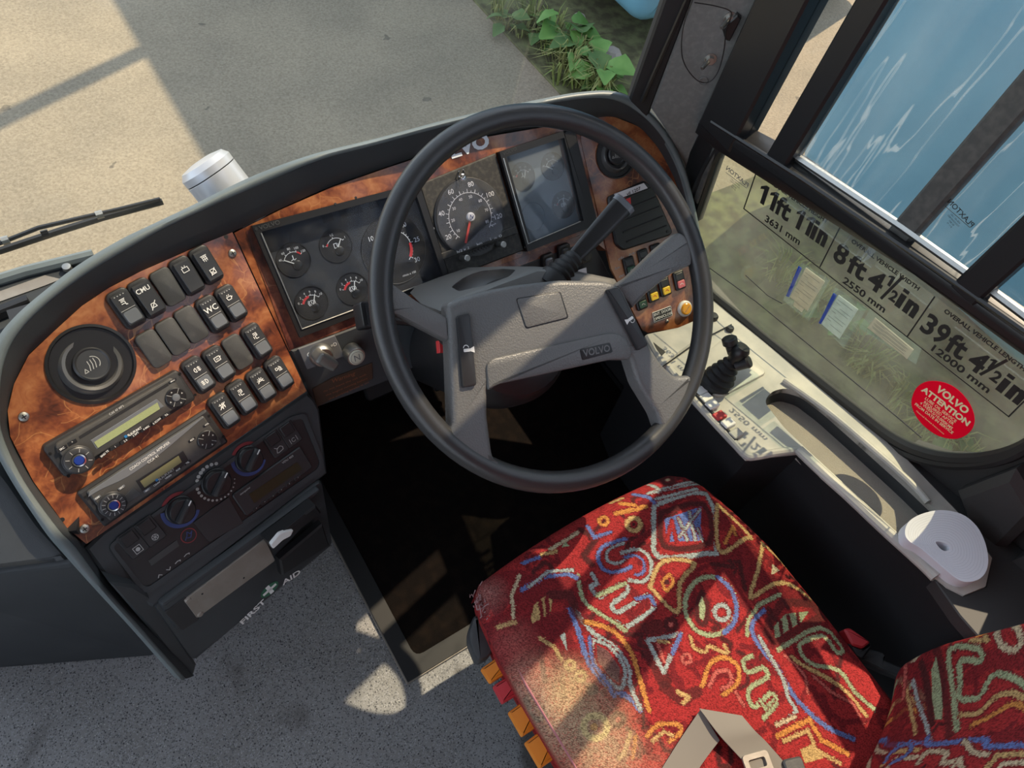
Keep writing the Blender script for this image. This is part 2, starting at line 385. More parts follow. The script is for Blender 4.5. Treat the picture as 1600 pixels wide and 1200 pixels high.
# clear and dirty panes: thin see-through sheets
def pane(name, dirt=0.0, tint=(1, 1, 1), gloss=.06, dcol=(.62, .60, .53), scale=6, streak=False, base=0.0, rough=.03):
    m = bpy.data.materials.new(name); m.use_nodes = True; MATS[name] = m; t = m.node_tree; L = t.links.new
    t.nodes.remove(t.nodes['Principled BSDF']); out = t.nodes['Material Output']
    tr = node(m, 'ShaderNodeBsdfTransparent'); tr.inputs[0].default_value = (*tint, 1)
    gl = node(m, 'ShaderNodeBsdfGlossy'); gl.inputs['Roughness'].default_value = rough
    fr = node(m, 'ShaderNodeLayerWeight'); fr.inputs[0].default_value = .25
    ml = node(m, 'ShaderNodeMath', operation='MULTIPLY_ADD'); ml.inputs[1].default_value = .55; ml.inputs[2].default_value = gloss; L(fr.outputs['Facing'], ml.inputs[0])
    pw = node(m, 'ShaderNodeMath', operation='POWER'); pw.inputs[1].default_value = 1.6; L(ml.outputs[0], pw.inputs[0])
    mg = node(m, 'ShaderNodeMixShader'); L(pw.outputs[0], mg.inputs[0]); L(tr.outputs[0], mg.inputs[1]); L(gl.outputs[0], mg.inputs[2])
    if dirt > 0 or base > 0:
        g = node(m, 'ShaderNodeNewGeometry'); n = node(m, 'ShaderNodeTexNoise'); n.inputs['Scale'].default_value = scale; n.inputs['Detail'].default_value = 8
        mp = node(m, 'ShaderNodeMapping'); L(g.outputs['Position'], mp.inputs[0]); L(mp.outputs[0], n.inputs['Vector'])
        if streak: mp.inputs['Scale'].default_value = (1, 3.2, .35)
        r = node(m, 'ShaderNodeValToRGB'); e = r.color_ramp.elements
        e[0].position = .35; e[0].color = (base, base, base, 1); e[1].position = .75; e[1].color = (base + dirt,) * 3 + (1,)
        L(n.outputs['Fac'], r.inputs[0]); fac = r.outputs[0]
        if streak:      # dried water runs: thin wandering lines
            w = node(m, 'ShaderNodeTexNoise'); w.inputs['Scale'].default_value = 1; w.inputs['Detail'].default_value = 3; w.inputs['Distortion'].default_value = .15
            mp2 = node(m, 'ShaderNodeMapping'); mp2.inputs['Scale'].default_value = (1, 26, 2.0); L(g.outputs['Position'], mp2.inputs[0]); L(mp2.outputs[0], w.inputs['Vector'])
            s1 = node(m, 'ShaderNodeMath', operation='SUBTRACT'); s1.inputs[1].default_value = .53; L(w.outputs['Fac'], s1.inputs[0])
            s2 = node(m, 'ShaderNodeMath', operation='ABSOLUTE'); L(s1.outputs[0], s2.inputs[0])
            s3 = node(m, 'ShaderNodeMath', operation='LESS_THAN'); s3.inputs[1].default_value = .006; L(s2.outputs[0], s3.inputs[0])
            s4 = node(m, 'ShaderNodeMath', operation='MULTIPLY_ADD'); s4.inputs[1].default_value = .22; L(s3.outputs[0], s4.inputs[0]); L(fac, s4.inputs[2]); fac = s4.outputs[0]
        df = node(m, 'ShaderNodeBsdfDiffuse'); df.inputs[0].default_value = (*dcol, 1)
        tl = node(m, 'ShaderNodeBsdfTranslucent'); tl.inputs[0].default_value = (*dcol, 1)
        ad = node(m, 'ShaderNodeMixShader'); ad.inputs[0].default_value = .5; L(df.outputs[0], ad.inputs[1]); L(tl.outputs[0], ad.inputs[2])
        md = node(m, 'ShaderNodeMixShader'); L(fac, md.inputs[0]); L(mg.outputs[0], md.inputs[1]); L(ad.outputs[0], md.inputs[2])
        L(md.outputs[0], out.inputs[0])
    else: L(mg.outputs[0], out.inputs[0])
    return m
M_wind = pane('windscreen_glass', .03, (.97, .99, .98), .02)
M_gcl = pane('cluster_glass', .05, (.92, .95, 1), .03, (.5, .5, .46), 40)
M_ghz = pane('cluster_glass_hazy', .10, (.9, .94, 1), .05, (.62, .68, .70), 6, base=.13)
M_hazecard = mat('pale_cluster_card', (.20, .235, .25), .6)
M_gspeed = pane('tachograph_glass', .10, (.94, .95, 1), .04, (.5, .5, .44), 60, base=.02)
M_gside = pane('side_glass_dirty', .17, (.90, .93, .86), .03, (.46, .46, .41), 7, base=.07)
M_gslide = pane('sliding_glass', .05, (.98, 1, 1), .01, (.60, .66, .68), 9, streak=True, base=.02)
M_gclear = pane('clear_glass', .02, (1, 1, 1), .03)
M_wallet = pane('clear_wallet', .10, (.92, .98, .97), .06, (.60, .66, .64), 60, base=.03)
# speckled vinyl floor
M_floor = mat('floor_vinyl', (.16, .16, .165), .55); t = M_floor.node_tree; b = t.nodes['Principled BSDF']; L = t.links.new
g = node(M_floor, 'ShaderNodeNewGeometry')
def speck(scale, lo, hi, seed):
    v = node(M_floor, 'ShaderNodeTexVoronoi'); v.inputs['Scale'].default_value = scale
    ad = node(M_floor, 'ShaderNodeVectorMath', operation='ADD'); ad.inputs[1].default_value = (seed, seed, 0); L(g.outputs['Position'], ad.inputs[0]); L(ad.outputs[0], v.inputs['Vector'])
    sp = node(M_floor, 'ShaderNodeSeparateColor'); L(v.outputs['Color'], sp.inputs[0])
    a = node(M_floor, 'ShaderNodeMath', operation='LESS_THAN'); a.inputs[1].default_value = lo; L(v.outputs['Distance'], a.inputs[0])
    c = node(M_floor, 'ShaderNodeMath', operation='GREATER_THAN'); c.inputs[1].default_value = hi; L(sp.outputs[0], c.inputs[0])
    mm = node(M_floor, 'ShaderNodeMath', operation='MULTIPLY'); L(a.outputs[0], mm.inputs[0]); L(c.outputs[0], mm.inputs[1]); return mm.outputs[0]
nb = node(M_floor, 'ShaderNodeTexNoise'); nb.inputs['Scale'].default_value = 6; nb.inputs['Detail'].default_value = 7; L(g.outputs['Position'], nb.inputs['Vector'])
rb = node(M_floor, 'ShaderNodeValToRGB'); rb.color_ramp.elements[0].position = .3; rb.color_ramp.elements[0].color = (.215, .21, .20, 1)
rb.color_ramp.elements[1].position = .7; rb.color_ramp.elements[1].color = (.30, .30, .30, 1); L(nb.outputs['Fac'], rb.inputs[0])
c = rb.outputs[0]
for (sc, lo, hi, sd, colr) in ((360, .5, .55, 3.1, (.33, .33, .34, 1)), (380, .5, .70, 0.7, (.12, .12, .125, 1)), (190, .30, .78, 7.7, (.055, .055, .06, 1)), (210, .22, .88, 1.9, (.52, .51, .49, 1))):
    mxx = node(M_floor, 'ShaderNodeMixRGB'); mxx.inputs[2].default_value = colr; L(speck(sc, lo, hi, sd), mxx.inputs[0]); L(c, mxx.inputs[1]); c = mxx.outputs[0]
nd = node(M_floor, 'ShaderNodeTexNoise'); nd.inputs['Scale'].default_value = 4.5; nd.inputs['Detail'].default_value = 6; nd.inputs['Distortion'].default_value = 1.2; L(g.outputs['Position'], nd.inputs['Vector'])
rd = node(M_floor, 'ShaderNodeValToRGB'); rd.color_ramp.elements[0].position = .56; rd.color_ramp.elements[0].color = (0, 0, 0, 1); rd.color_ramp.elements[1].position = .68; rd.color_ramp.elements[1].color = (.75, .75, .75, 1)
L(nd.outputs['Fac'], rd.inputs[0]); mxx = node(M_floor, 'ShaderNodeMixRGB'); mxx.inputs[2].default_value = (.055, .045, .038, 1)
L(rd.outputs[0], mxx.inputs[0]); L(c, mxx.inputs[1]); L(mxx.outputs[0], b.inputs['Base Color'])
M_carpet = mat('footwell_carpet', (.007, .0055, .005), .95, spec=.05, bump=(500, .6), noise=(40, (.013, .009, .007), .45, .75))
# tarmac
M_tar = mat('tarmac', (.36, .32, .26), .9, spec=.2); t = M_tar.node_tree; b = t.nodes['Principled BSDF']; L = t.links.new
g = node(M_tar, 'ShaderNodeNewGeometry')
n1 = node(M_tar, 'ShaderNodeTexNoise'); n1.inputs['Scale'].default_value = 75; n1.inputs['Detail'].default_value = 9; n1.inputs['Roughness'].default_value = .85; L(g.outputs['Position'], n1.inputs['Vector'])
r1 = node(M_tar, 'ShaderNodeValToRGB'); r1.color_ramp.elements[0].position = .32; r1.color_ramp.elements[0].color = (.20, .165, .12, 1); r1.color_ramp.elements[1].position = .62; r1.color_ramp.elements[1].color = (.42, .36, .27, 1); L(n1.outputs['Fac'], r1.inputs[0])
n2 = node(M_tar, 'ShaderNodeTexNoise'); n2.inputs['Scale'].default_value = 2.2; n2.inputs['Detail'].default_value = 4; L(g.outputs['Position'], n2.inputs['Vector'])
r2 = node(M_tar, 'ShaderNodeValToRGB'); r2.color_ramp.elements[0].position = .35; r2.color_ramp.elements[0].color = (.86, .86, .86, 1); r2.color_ramp.elements[1].position = .65; r2.color_ramp.elements[1].color = (1.05, 1.04, 1.02, 1); L(n2.outputs['Fac'], r2.inputs[0])
mu = node(M_tar, 'ShaderNodeMixRGB', blend_type='MULTIPLY'); mu.inputs[0].default_value = 1; L(r1.outputs[0], mu.inputs[1]); L(r2.outputs[0], mu.inputs[2]); vs = node(M_tar, 'ShaderNodeTexVoronoi'); vs.inputs['Scale'].default_value = 3.1; nv = node(M_tar, 'ShaderNodeTexNoise'); nv.inputs['Scale'].default_value = 22; L(g.outputs['Position'], nv.inputs['Vector'])
vd = node(M_tar, 'ShaderNodeVectorMath', operation='MULTIPLY_ADD'); vd.inputs[1].default_value = (.07, .07, .07); L(nv.outputs['Color'], vd.inputs[0]); L(g.outputs['Position'], vd.inputs[2]); L(vd.outputs[0], vs.inputs['Vector'])
lt = node(M_tar, 'ShaderNodeMath', operation='LESS_THAN'); lt.inputs[1].default_value = .085; L(vs.outputs['Distance'], lt.inputs[0]); lf_ = node(M_tar, 'ShaderNodeMath', operation='MULTIPLY'); lf_.inputs[1].default_value = .55; L(lt.outputs[0], lf_.inputs[0])
ms = node(M_tar, 'ShaderNodeMixRGB'); ms.inputs[2].default_value = (.09, .08, .07, 1); L(lf_.outputs[0], ms.inputs[0]); L(mu.outputs[0], ms.inputs[1]); L(ms.outputs[0], b.inputs['Base Color'])
bp = node(M_tar, 'ShaderNodeBump'); bp.inputs['Strength'].default_value = .7; bp.inputs['Distance'].default_value = .006; L(n1.outputs['Fac'], bp.inputs['Height']); L(bp.outputs[0], b.inputs['Normal'])
# seat moquette: colours come from the woven pattern stored on the mesh
M_moq = mat('seat_moquette', (.5, .03, .03), .92, spec=.1, bump=(900, .5)); t = M_moq.node_tree; b = t.nodes['Principled BSDF']; L = t.links.new
at = node(M_moq, 'ShaderNodeAttribute'); at.attribute_name = 'weave'; L(at.outputs['Color'], b.inputs['Base Color'])
# ------------------------------------------------------------------ working planes of the cab
FL = Fr((-.066, .598, .6224), nrm(43, 16))                       # switch panel, turned towards the driver
_nI = nrm(44, 0); FI = Fr((0, 0, 0), _nI); FI.o = CAM + _nI * -1.101
FI.o = FI.P(734, 338)
FR = Fr(FI.P(935, 330), nrm(44, -10))
FLO = Fr(FI.P(480, 547), nrm(25, 0))                             # dark fascia below the clusters
FD = Fr((0, .476, 0), nrm(-1, 12.2))                             # drawer front down to the floor
FW = Fr((.491, .423, .7865), nrm(56, 0))                         # steering wheel
_gn = nz((-.993, -.024, -.115)); FG = Fr(CAM + _gn * -.905, _gn, (.009, -.992, .128)); FG.o = FG.P(1162, 326)   # lower side glass
FC = Fr(FG.P(1110, 455), (0, .192, .981), (1, 0, 0))             # console top
_rl = FG.P(1247, 252); FV = Fr((_rl[0] - .004, _rl[1], _rl[2]), (-1, 0, 0), (0, -1, 0))   # sliding window above
# ================================================================== the bus body and the place around it
GZ = -.85
def struct(name, mb, m, label=None, parent=None, smooth=35): return mb.build(name, m, parent, label, smooth, 'structure')
struct('ground', MB().box((-40, -30, GZ - .3), (45, 45, GZ)), M_tar, 'sandy tarmac yard outside the windscreen')
struct('floor', MB().box((-1.5, -5, -.06), (1.03, 1.10, 0)), M_floor, 'grey speckled vinyl cab floor')
struct('ceiling', MB().box((-1.5, -5, 2.42), (1.04, .90, 2.50)), M_roof, 'pale roof lining over the cab')
struct('wall_front', MB().box((-1.5, 1.05, GZ + .35), (1.0, 1.11, .385)), M_wall, 'bus front panel below the windscreen')
struct('wall_rear', MB().box((-1.5, -5.1, -.05), (1.04, -5.0, 2.45)), M_roof, 'far rear bulkhead of the bus')
wl = MB(); wl.box((-1.56, -5, -.05), (-1.5, 1.1, .62)); wl.box((-1.56, -5, 2.25), (-1.5, 1.1, 2.45))
for y in (-3.4, -1.9, -.45): wl.box((-1.56, y - .06, .6), (-1.5, y + .06, 2.3))
struct('wall_left', wl, M_wall, 'left side wall with door openings')
# windscreen
FS = Fr((-.3, 1.115, .42), nz((0, -1, -.16)), (1, 0, 0))
ws = struct('window_1', MB().prism(FS, [(-1.2, -.02), (1.20, -.02), (1.14, 2.0), (-1.2, 2.0)], -.004, .004), M_wind, 'large clear windscreen over the dashboard')
struct('trim_1', MB().box((-1.5, 1.0, .30), (.9, 1.05, .40)), M_dash, 'dark ledge along the foot of the windscreen')
# -- right side: lower wall, rear pillar
wr = MB()
wr.box((1.00, -5, -.05), (1.07, 1.08, .43)); wr.box((1.0, -5, .43), (1.07, -1.0, .62)); wr.box((.985, -1.35, .40), (1.06, -.20, .86)); wr.box((.97, -5, 2.28), (1.05, .72, 2.45))
for y in (-4.4, -2.9, -1.35): wr.box((.985, y - .07, .6), (1.045, y + .07, 2.3))
# trim panel behind the lower glass
pl = FG.pp([(1418, 700), (1470, 718), (1530, 722), (1600, 708), (1700, 640), (1800, 1000), (1600, 1050), (1500, 960), (1420, 770)], 0)
wr.prism(FG, pl, -.03, .004)
WR = struct('wall_right', wr, M_wall, 'black lower side wall beside the driver')
FB = FG.off(.0)
lf = MB(); lf.prism(FG.off(.006), FG.pp([(1508, 758), (1600, 722), (1640, 790), (1560, 868), (1540, 845)], .006), 0, .03, .012)
struct('trim_panel', lf, M_wall, None, WR)
lf = MB(); lf.prism(FG.off(.006), FG.pp([(1552, 897), (1600, 862), (1660, 900), (1640, 985), (1590, 950), (1585, 930)], .006), 0, .04, .010)
struct('trim_panel', lf, M_wall, None, WR)
# lower glass and its rubber seal
seal = [(1128, 224), (1100, 275), (1079, 335), (1086, 400), (1104, 452), (1150, 493), (1200, 535), (1250, 574), (1300, 613), (1350, 652), (1390, 682), (1430, 703), (1480, 716), (1540, 716), (1600, 699), (1650, 660), (1665, 600)]
gl = [(1118, 215), (1079, 320), (1082, 400), (1104, 455), (1300, 613), (1390, 682), (1430, 703), (1480, 716), (1540, 716), (1600, 699), (1650, 660), (1670, 590)]
W2 = struct('window_2', MB().prism(FG, FG.pp(gl), -.003, .003), M_gside, 'dirty lower side window pane with vehicle size lettering')
sp = [np.array(FG.P(*q, .006)) for q in spline(seal, 4)]
struct('window_seal', MB().tube(sp, .011, 8), M_rubber, 'black rubber seal round the lower pane', W2)
sp2 = [p + FG.n * .004 - FG.u * .014 for p in sp[16:]]
struct('window_seal', MB().tube(sp2, .009, 8), M_rubber, None, W2)
sp3 = [np.array(FG.P(*q, .003)) for q in ((1090, 405), (1180, 470), (1290, 560), (1400, 650), (1440, 684))]
struct('scratch_line', MB().tube(sp3, .0012, 5), M_slid, None, W2)
sp3 = [np.array(FG.P(*q, .003)) for q in ((1165, 430), (1200, 462), (1222, 474))]
struct('scratch_line', MB().tube(sp3, .0010, 5), M_slid, None, W2)
# front upright of the lower pane
fr = MB(); fr.prism(FG, FG.pp([(1104, 194), (1134, 224), (1092, 345), (1070, 330), (1073, 252)]), -.01, .012, .004)
struct('window_frame', fr, M_frame, None, W2)
fr = MB(); fr.prism(FG, FG.pp([(1117, 222), (1124, 224), (1090, 318), (1084, 312)], .014), .012, .016, .001)
struct('frame_strip', fr, M_slid, None, W2)
# middle rail
q0, q1 = FG.p(1100, 180), FG.p(1531, 453)
rail = MB(); rail.prism(FG, FG.pp([(1109, 178), (1247, 252), (1531, 451), (1680, 556), (1900, 711), (1900, 735), (1680, 588), (1600, 534), (1445, 421), (1128, 224), (1100, 200)]), -.02, .026, .007, seg=2)
W3 = struct('window_3', rail, M_frame, 'black framed sliding side window above the middle rail')
lip = [np.array(FG.P(*q, .024)) for q in ((1112, 190), (1250, 277), (1445, 408), (1680, 572))]
struct('rail_lip', MB().tube(lip, .004, 6), M_frame, None, W3)
chan = [np.array(FV.P(*q, .0)) for q in ((1246, 246), (1410, 355), (1530, 440), (1650, 530))]
struct('slider_channel', MB().tube(chan, .006, 6), M_steel, 'bright metal sliding channel', W3)
def upbar(pa, pb, c0, c1, m, name, z1=2.3, bev=.004):
    a0, b0 = FV.p(*pa); a1, b1 = FV.p(*pb)
    bb = MB(); bb.prism(FV, [(a0, min(b0, b1) - .03), (a1, min(b0, b1) - .03), (a1, z1 - FV.o[2]), (a0, z1 - FV.o[2])], c0, c1, bev)
    struct(name, bb, m, None, W3)
upbar((1114, 166), (1176, 190), -.03, .022, M_frame, 'window_frame')
upbar((1216, 225), (1246, 246), -.012, .020, M_frame, 'window_bar')
upbar((1402, 341), (1432, 366), -.022, .002, M_slid, 'sliding_seal')
upbar((1519, 418), (1556, 452), -.015, .020, M_frame, 'window_bar')
a0 = FV.p(1556, 452)[0]
bb = MB(); bb.prism(FV, [(a0 + .55, -.05), (a0 + .63, -.05), (a0 + .63, 1.47), (a0 + .55, 1.47)], -.03, .02, .004); struct('window_bar', bb, M_frame, None, W3)
bb = MB(); a2 = FV.p(1114, 166)[0]; bb.prism(FV, [(a2, 1.42), (a0 + .63, 1.42), (a0 + .63, 1.48), (a2, 1.48)], -.03, .02, .004); struct('window_head', bb, M_frame, None, W3)
def upane(aA, aB, c, m):
    pa = MB(); z0 = -.05 if aA < .3 else .0
    pa.prism(FV, [(aA, -.04 + max(0, aA) * .12 - .03), (aB, -.04 + max(0, aB) * .12 - .03), (aB, 1.44), (aA, 1.44)], c - .002, c + .002); struct('pane', pa, m, None, W3)
xa = FV.p(1246, 246)[0]; xb = FV.p(1417, 353)[0]; xc = FV.p(1519, 418)[0]; x0 = FV.p(1176, 190)[0]; xA = FV.p(1216, 225)[0]
upane(x0, xA, -.008, M_gclear); upane(xa, xb, -.002, M_gslide); upane(xb, xc, -.012, M_gslide); upane(a0, a0 + .55, -.012, M_gclear)
BLD = thing('added_sun_blind', 'dark roller blind added above the view to shade the seat corner', 'blind', (.945, FV.o[1] - .1, 1.22))  # added unseen blind, throws the shade on the front-left seat corner
kk = MB(); kk.prism(FV, [(xa - .01, 1.225 - FV.o[2]), (xb + .005, 1.225 - FV.o[2]), (xb + .005, 1.44), (xa - .01, 1.44)], .022, .0235); kk.build('blind_fabric', M_blk2, BLD)
kk = MB(); kk.tube([FV.w(xa - .012, 1.222 - FV.o[2], .023), FV.w(xb + .007, 1.222 - FV.o[2], .023)], .007, 10); kk.build('bottom_bar', M_steel, BLD)
kk = MB(); kk.tube([FV.w(xa - .012, 1.43, .035), FV.w(xb + .007, 1.43, .035)], .02, 14); kk.build('roller', M_blk2, BLD)
# etched pane marks (they read from outside, so they are mirrored in here)
def mark(F, px, py, c, s, ang):
    a, b_ = F.p(px, py, c); mk = MB(); mk.text(F, a, b_, 'PLAXTON', s, c, ang, .012, mirror=True)
    mk.line(F, [(a - s * 2.1, b_ - s * .62), (a + s * 2.1, b_ - s * .62)], s * .07, c, c + .0002)
    for k in range(4): mk.text(F, a, b_ - s * (1.0 + .38 * k), ('43R-00 1281', 'TOUGHENED', 'BS 857', 'E11 M')[k], s * .34, c, ang, 0, mirror=True)
    return mk
struct('pane_mark', mark(FV, 1501, 333, -.008, .0105, -6), M_ink, 'mirrored etched mark on the sliding pane', W3)
struct('pane_mark', mark(FG, 1152, 276, .004, .0125, -3), M_greyink, 'mirrored etched mark on the lower pane', W2)
# A pillar
FP = Fr(FG.P(1104, 194), nrm(0, -40))
pil = MB(); pp = FP.pp([(1017, 170), (1038, 201), (1067, 258), (1073, 300), (1104, 194), (1181, 0), (1092, 0)])
topd = [(x + (x - y) * 0, z) for x, z in pp for y in (x,)]
ext = [pp[0], pp[1], pp[2], pp[3], pp[4], (pp[5][0] + .02, 1.65), (pp[6][0] - .01, 1.65)]
pil.prism(FP, ext, -.03, 0, .004)
PIL = struct('trim_2', pil, M_pillar, 'grey windscreen pillar trim with two bolts')
e0 = FP.pp([(985, 150), (1018, 171), (1093, 0), (1057, 0)])
kk = MB(); kk.prism(FP, [e0[0], (e0[0][0] + .002, e0[0][1] - .03), (e0[1][0], e0[1][1] - .03), e0[1], (e0[2][0] - .008, 1.65), (e0[3][0] - .012, 1.65)], -.04, -.003, .004)
struct('windscreen_seal', kk, M_rubber, None, PIL)
e1 = FP.pp([(1040, 100), (1047, 100)]); kk = MB(); kk.tube([FP.P(1003, 158, 0), FP.P(1073, 0, 0), FP.w(FP.p(1073, 0)[0], 1.6, 0)], .004, 6); struct('seal_bead', kk, M_frame, None, PIL)
def bolt(px, py, tip):
    F = FP.at(px, py, 0); e = thing_part = MB(); e.lathe(F, 0, 0, [(.010, 0), (.010, .002), (0, .0021)], 16); e.lathe(F, 0, 0, [(.0065, .002), (.0065, .008), (0, .0081)], 6)
    F2 = Fr(F.o, nz(F.n * .8 + F.h * -.45 - np.array([0, 0, .25]))); e.lathe(F2, 0, 0, [(.0038, 0), (.0038, .024), (.003, .026), (0, .0261)], 10)
    return struct('bolt', e, M_steel, 'bright threaded bolt', PIL)
bolt(1110, 92, None); bolt(1141, 28, None)
kk = MB(); kk.prism(FP, FP.pp([(1128, 40), (1152, 18), (1158, 24), (1140, 60), (1133, 58)]), .0, .010, .002); struct('clip', kk, M_black, None, PIL)
kk = MB(); a, b_ = FP.p(1099, 126); kk.lathe(FP, a, b_, [(.008, 0), (.008, .0015), (.0066, .002), (.0060, .0005), (0, .0004)], 20); struct('plug', kk, M_pillar, None, PIL)
wire = [(1082, 0), (1068, 40), (1065, 80), (1072, 105), (1090, 126), (1108, 128), (1122, 112), (1131, 80), (1135, 45), (1143, 20), (1120, 10), (1085, 4)]
MB().tube([FP.P(*q, .014) for q in spline(wire, 5)], .0009, 6).build('wire', M_black, None, 'thin dark wire loop hanging on the windscreen pillar bolts', cat='wire')
# ================================================================== outside: blue vehicles, weeds
def vehicle(x0, x1, y0, y1, z1, label, zb=.55):
    v = thing('parked_bus', label, 'bus', ((x0 + x1) / 2, (y0 + y1) / 2, GZ), 'blue buses parked alongside')
    F = Fr((0, (y0 + y1) / 2, 0), (0, -1, 0), (1, 0, 0))
    bd = MB(); pts = roundpoly([(x0, GZ + zb), (x0 + .02, z1 - .35), (x0 + .30, z1), (x1, z1), (x1, GZ + zb)], .12, 4)
    L_ = (y1 - y0) / 2; bd.prism(F, pts, -L_, L_, .10, .10, seg=3); bd.build('body', M_bluebus, v)
    sk = MB(); sk.prism(F, [(x0 + .25, GZ + zb - .12), (x0 + .25, GZ + zb + .05), (x1, GZ + zb + .05), (x1, GZ + zb - .12)], -L_ + .35, L_ - .35); sk.build('skirt', M_bluedark, v)
    FX = Fr((x0, 0, 0), (-1, 0, 0), (0, -1, 0))
    for yy in (y0 + 1.2, y1 - 2.7):
        w = MB(); w.lathe(FX, -yy, GZ + .42, [(.0, .02), (.2, .02), (.26, .0), (.42, .0), (.42, -.25), (0, -.25)], 28); w.build('tyre', M_rubber, v)
    for k in range(int((y1 - y0) / 1.6)):
        w = MB(); w.rr(FX, -(y0 + .9 + 1.6 * k), 1.55, 1.35, .55, .06, -.02, .012); w.build('window', M_black, v)
    return v
vehicle(2.95, 5.2, -9.0, 1.47, 2.3, 'blue bus parked beyond the verge beside the side windows', .27)
v2 = vehicle(2.95, 5.3, 2.66, 12.0, 2.80, 'blue bus further forward shading the yard', .22)
# mirror arm of the forward bus, throws its shadow on the yard
kk = MB(); kk.tube([(3.25, 4.32, 2.46), (2.95, 4.2, 2.47), (2.32, 3.93, 2.48), (1.6, 3.62, 2.46)], .05, 8); kk.build('mirror_arm', M_black, v2)
def leafmesh(L_, W_, fold, lobes):
    n = 6; v = []; f = []
    for i in range(n + 1):
        t = i / n; wd = W_ * math.sin(math.pi * min(1, t * .92 + .06)) ** .7 * (1 + lobes * .16 * math.cos(t * 26))
        y = L_ * t; z = -.35 * L_ * t * t
        v += [(-wd / 2, y, z + fold * wd), (0, y, z), (wd / 2, y, z + fold * wd)]
    for i in range(n): f += [(3 * i, 3 * i + 1, 3 * i + 4, 3 * i + 3), (3 * i + 1, 3 * i + 2, 3 * i + 5, 3 * i + 4)]
    me = bpy.data.meshes.new('leaf'); me.from_pydata(v, [], f); me.polygons.foreach_set('use_smooth', [True] * len(f)); return me
LEAF = [leafmesh(.17, .15, .18, 1), leafmesh(.14, .11, .2, 1), leafmesh(.10, .07, .2, 0)]
for me in LEAF[:2]: me.materials.append(M_leaf)
LEAF[2].materials.append(M_leaf2)
LEAFD = [me.copy() for me in LEAF]
for me in LEAFD: me.materials.clear(); me.materials.append(M_leaf2)
def weed(px, py, n, kinds, hgt, label, sc=1.0, z=None):
    o = onz(px, py, GZ + hgt * .7); o[2] = GZ; o[0] = min(o[0], 2.66); t = thing('broadleaf_weed', label, 'plant', o, 'weeds beside the yard')
    s = MB()
    for k in range(n):
        an = 2 * math.pi * k / n + random.uniform(-.4, .4); r = random.uniform(.02, .13) * sc; hh = hgt * random.uniform(.4, 1)
        tip = o + np.array([r * math.cos(an), r * math.sin(an), hh])
        s.tube([o, (o + tip) / 2 + [0, 0, .1 * hgt], tip], .003, 4)
        lf = bpy.data.objects.new('leaf', kinds[k % len(kinds)]); COL.objects.link(lf); place(lf, tip, t)
        lf.rotation_euler = (random.uniform(-.1, .5), random.uniform(-.3, .3), an - math.pi / 2); q = sc * random.uniform(.8, 1.25); lf.scale = (q, q, q)
    s.build('stem', M_stem, t)
def tuft(px, py, n, L_, label, m=None):
    o = onz(px, py, GZ + L_ * .3); o[2] = GZ; o[0] = min(o[0], 2.62); s = MB()
    for k in range(n):
        an = random.uniform(0, 6.28); l = L_ * random.uniform(.5, 1.1); d = np.array([math.cos(an), math.sin(an), 0]); b0 = o + d * random.uniform(0, .06); side = np.cross(d, [0, 0, 1]) * random.uniform(.003, .006)
        ln = random.uniform(.3, 1.0); p1 = b0 + d * l * .35 * ln + [0, 0, l * .7]; p2 = b0 + d * l * ln + [0, 0, l * .75 * random.uniform(.5, 1.1)]
        s.add([b0 - side, b0 + side, p1 + side * .8, p1 - side * .8, p2], [(0, 1, 2, 3), (3, 2, 4)])
    s.build('grass_tuft', m or M_grass, None, label, cat='grass', group='grass tufts at the yard edge')
B, D_ = LEAF, LEAFD
weed(955, 25, 7, [B[0], B[1]], .22, 'biggest bright broad-leaved weed under the blue bus corner', .95)
weed(992, 52, 7, [B[1], D_[0]], .18, 'bright weed just right of the biggest one', .85)
weed(1012, 92, 6, [B[1], B[0]], .16, 'bright broad-leaved weed against the windscreen seal', .8)
weed(795, 25, 7, [D_[1], B[2]], .14, 'weed at the left end of the green verge', .7)
weed(838, 50, 7, [D_[1], B[2]], .12, 'dull green weed left of the middle of the verge', .65)
weed(965, 122, 7, [B[1], D_[1]], .10, 'low bright weed nearest the dashboard hood', .7)
weed(905, 70, 7, [D_[2], D_[1]], .12, 'dull weed between the grass tufts', .7)
weed(1385, 465, 7, [B[1], D_[1]], .14, 'weed seen through the dirty glass behind the width figure', .6)
weed(1575, 620, 7, [D_[1], B[2]], .14, 'weed seen through the dirty glass beside the red sticker', .6)
for i, (x, y) in enumerate(((780, 12), (815, 48), (850, 20), (860, 72), (895, 95), (905, 40), (925, 108), (935, 75), (950, 100), (905, 122), (985, 128), (940, 132), (975, 80), (880, 112), (1020, 60), (1300, 390), (1330, 440), (1370, 430), (1410, 520), (1450, 520), (1500, 560), (1540, 620), (1580, 660), (1590, 560))):
    tuft(x, y, 38, random.uniform(.14, .26), 'tuft of dry green grass on the verge beyond the windscreen' if i < 15 else 'tuft of grass seen through the dirty lower side pane')
for i, (x, y, s_) in enumerate(((955, 88, .06), (905, 30, .04), (1020, 130, .04))):
    o = onz(x, y, GZ); st = MB(); st.lathe(Fr(o, (0, 0, 1), (1, 0, 0)), 0, 0, [(s_, 0), (s_ * 1.1, s_ * .3), (s_ * .7, s_ * .7), (0, s_ * .8)], 7)
    st.build('stone', M_stone, None, ('pale stone among the verge weeds', 'small pale stone by the big leaf', 'small stone below the windscreen seal')[i], cat='stone', smooth=0)
vg = MB(); vg.box((1.75, -6, GZ - .01), (3.4, 1.6, GZ + .012)); vg.box((2.42, 2.30, GZ - .01), (3.5, 12, GZ + .015))
vg.build('verge_soil', mat('verge_soil', (.075, .07, .035), .95, noise=(14, (.16, .17, .075), .4, .65), bump=(40, .8)), None, 'mossy earth strip under the parked buses', kind='structure')
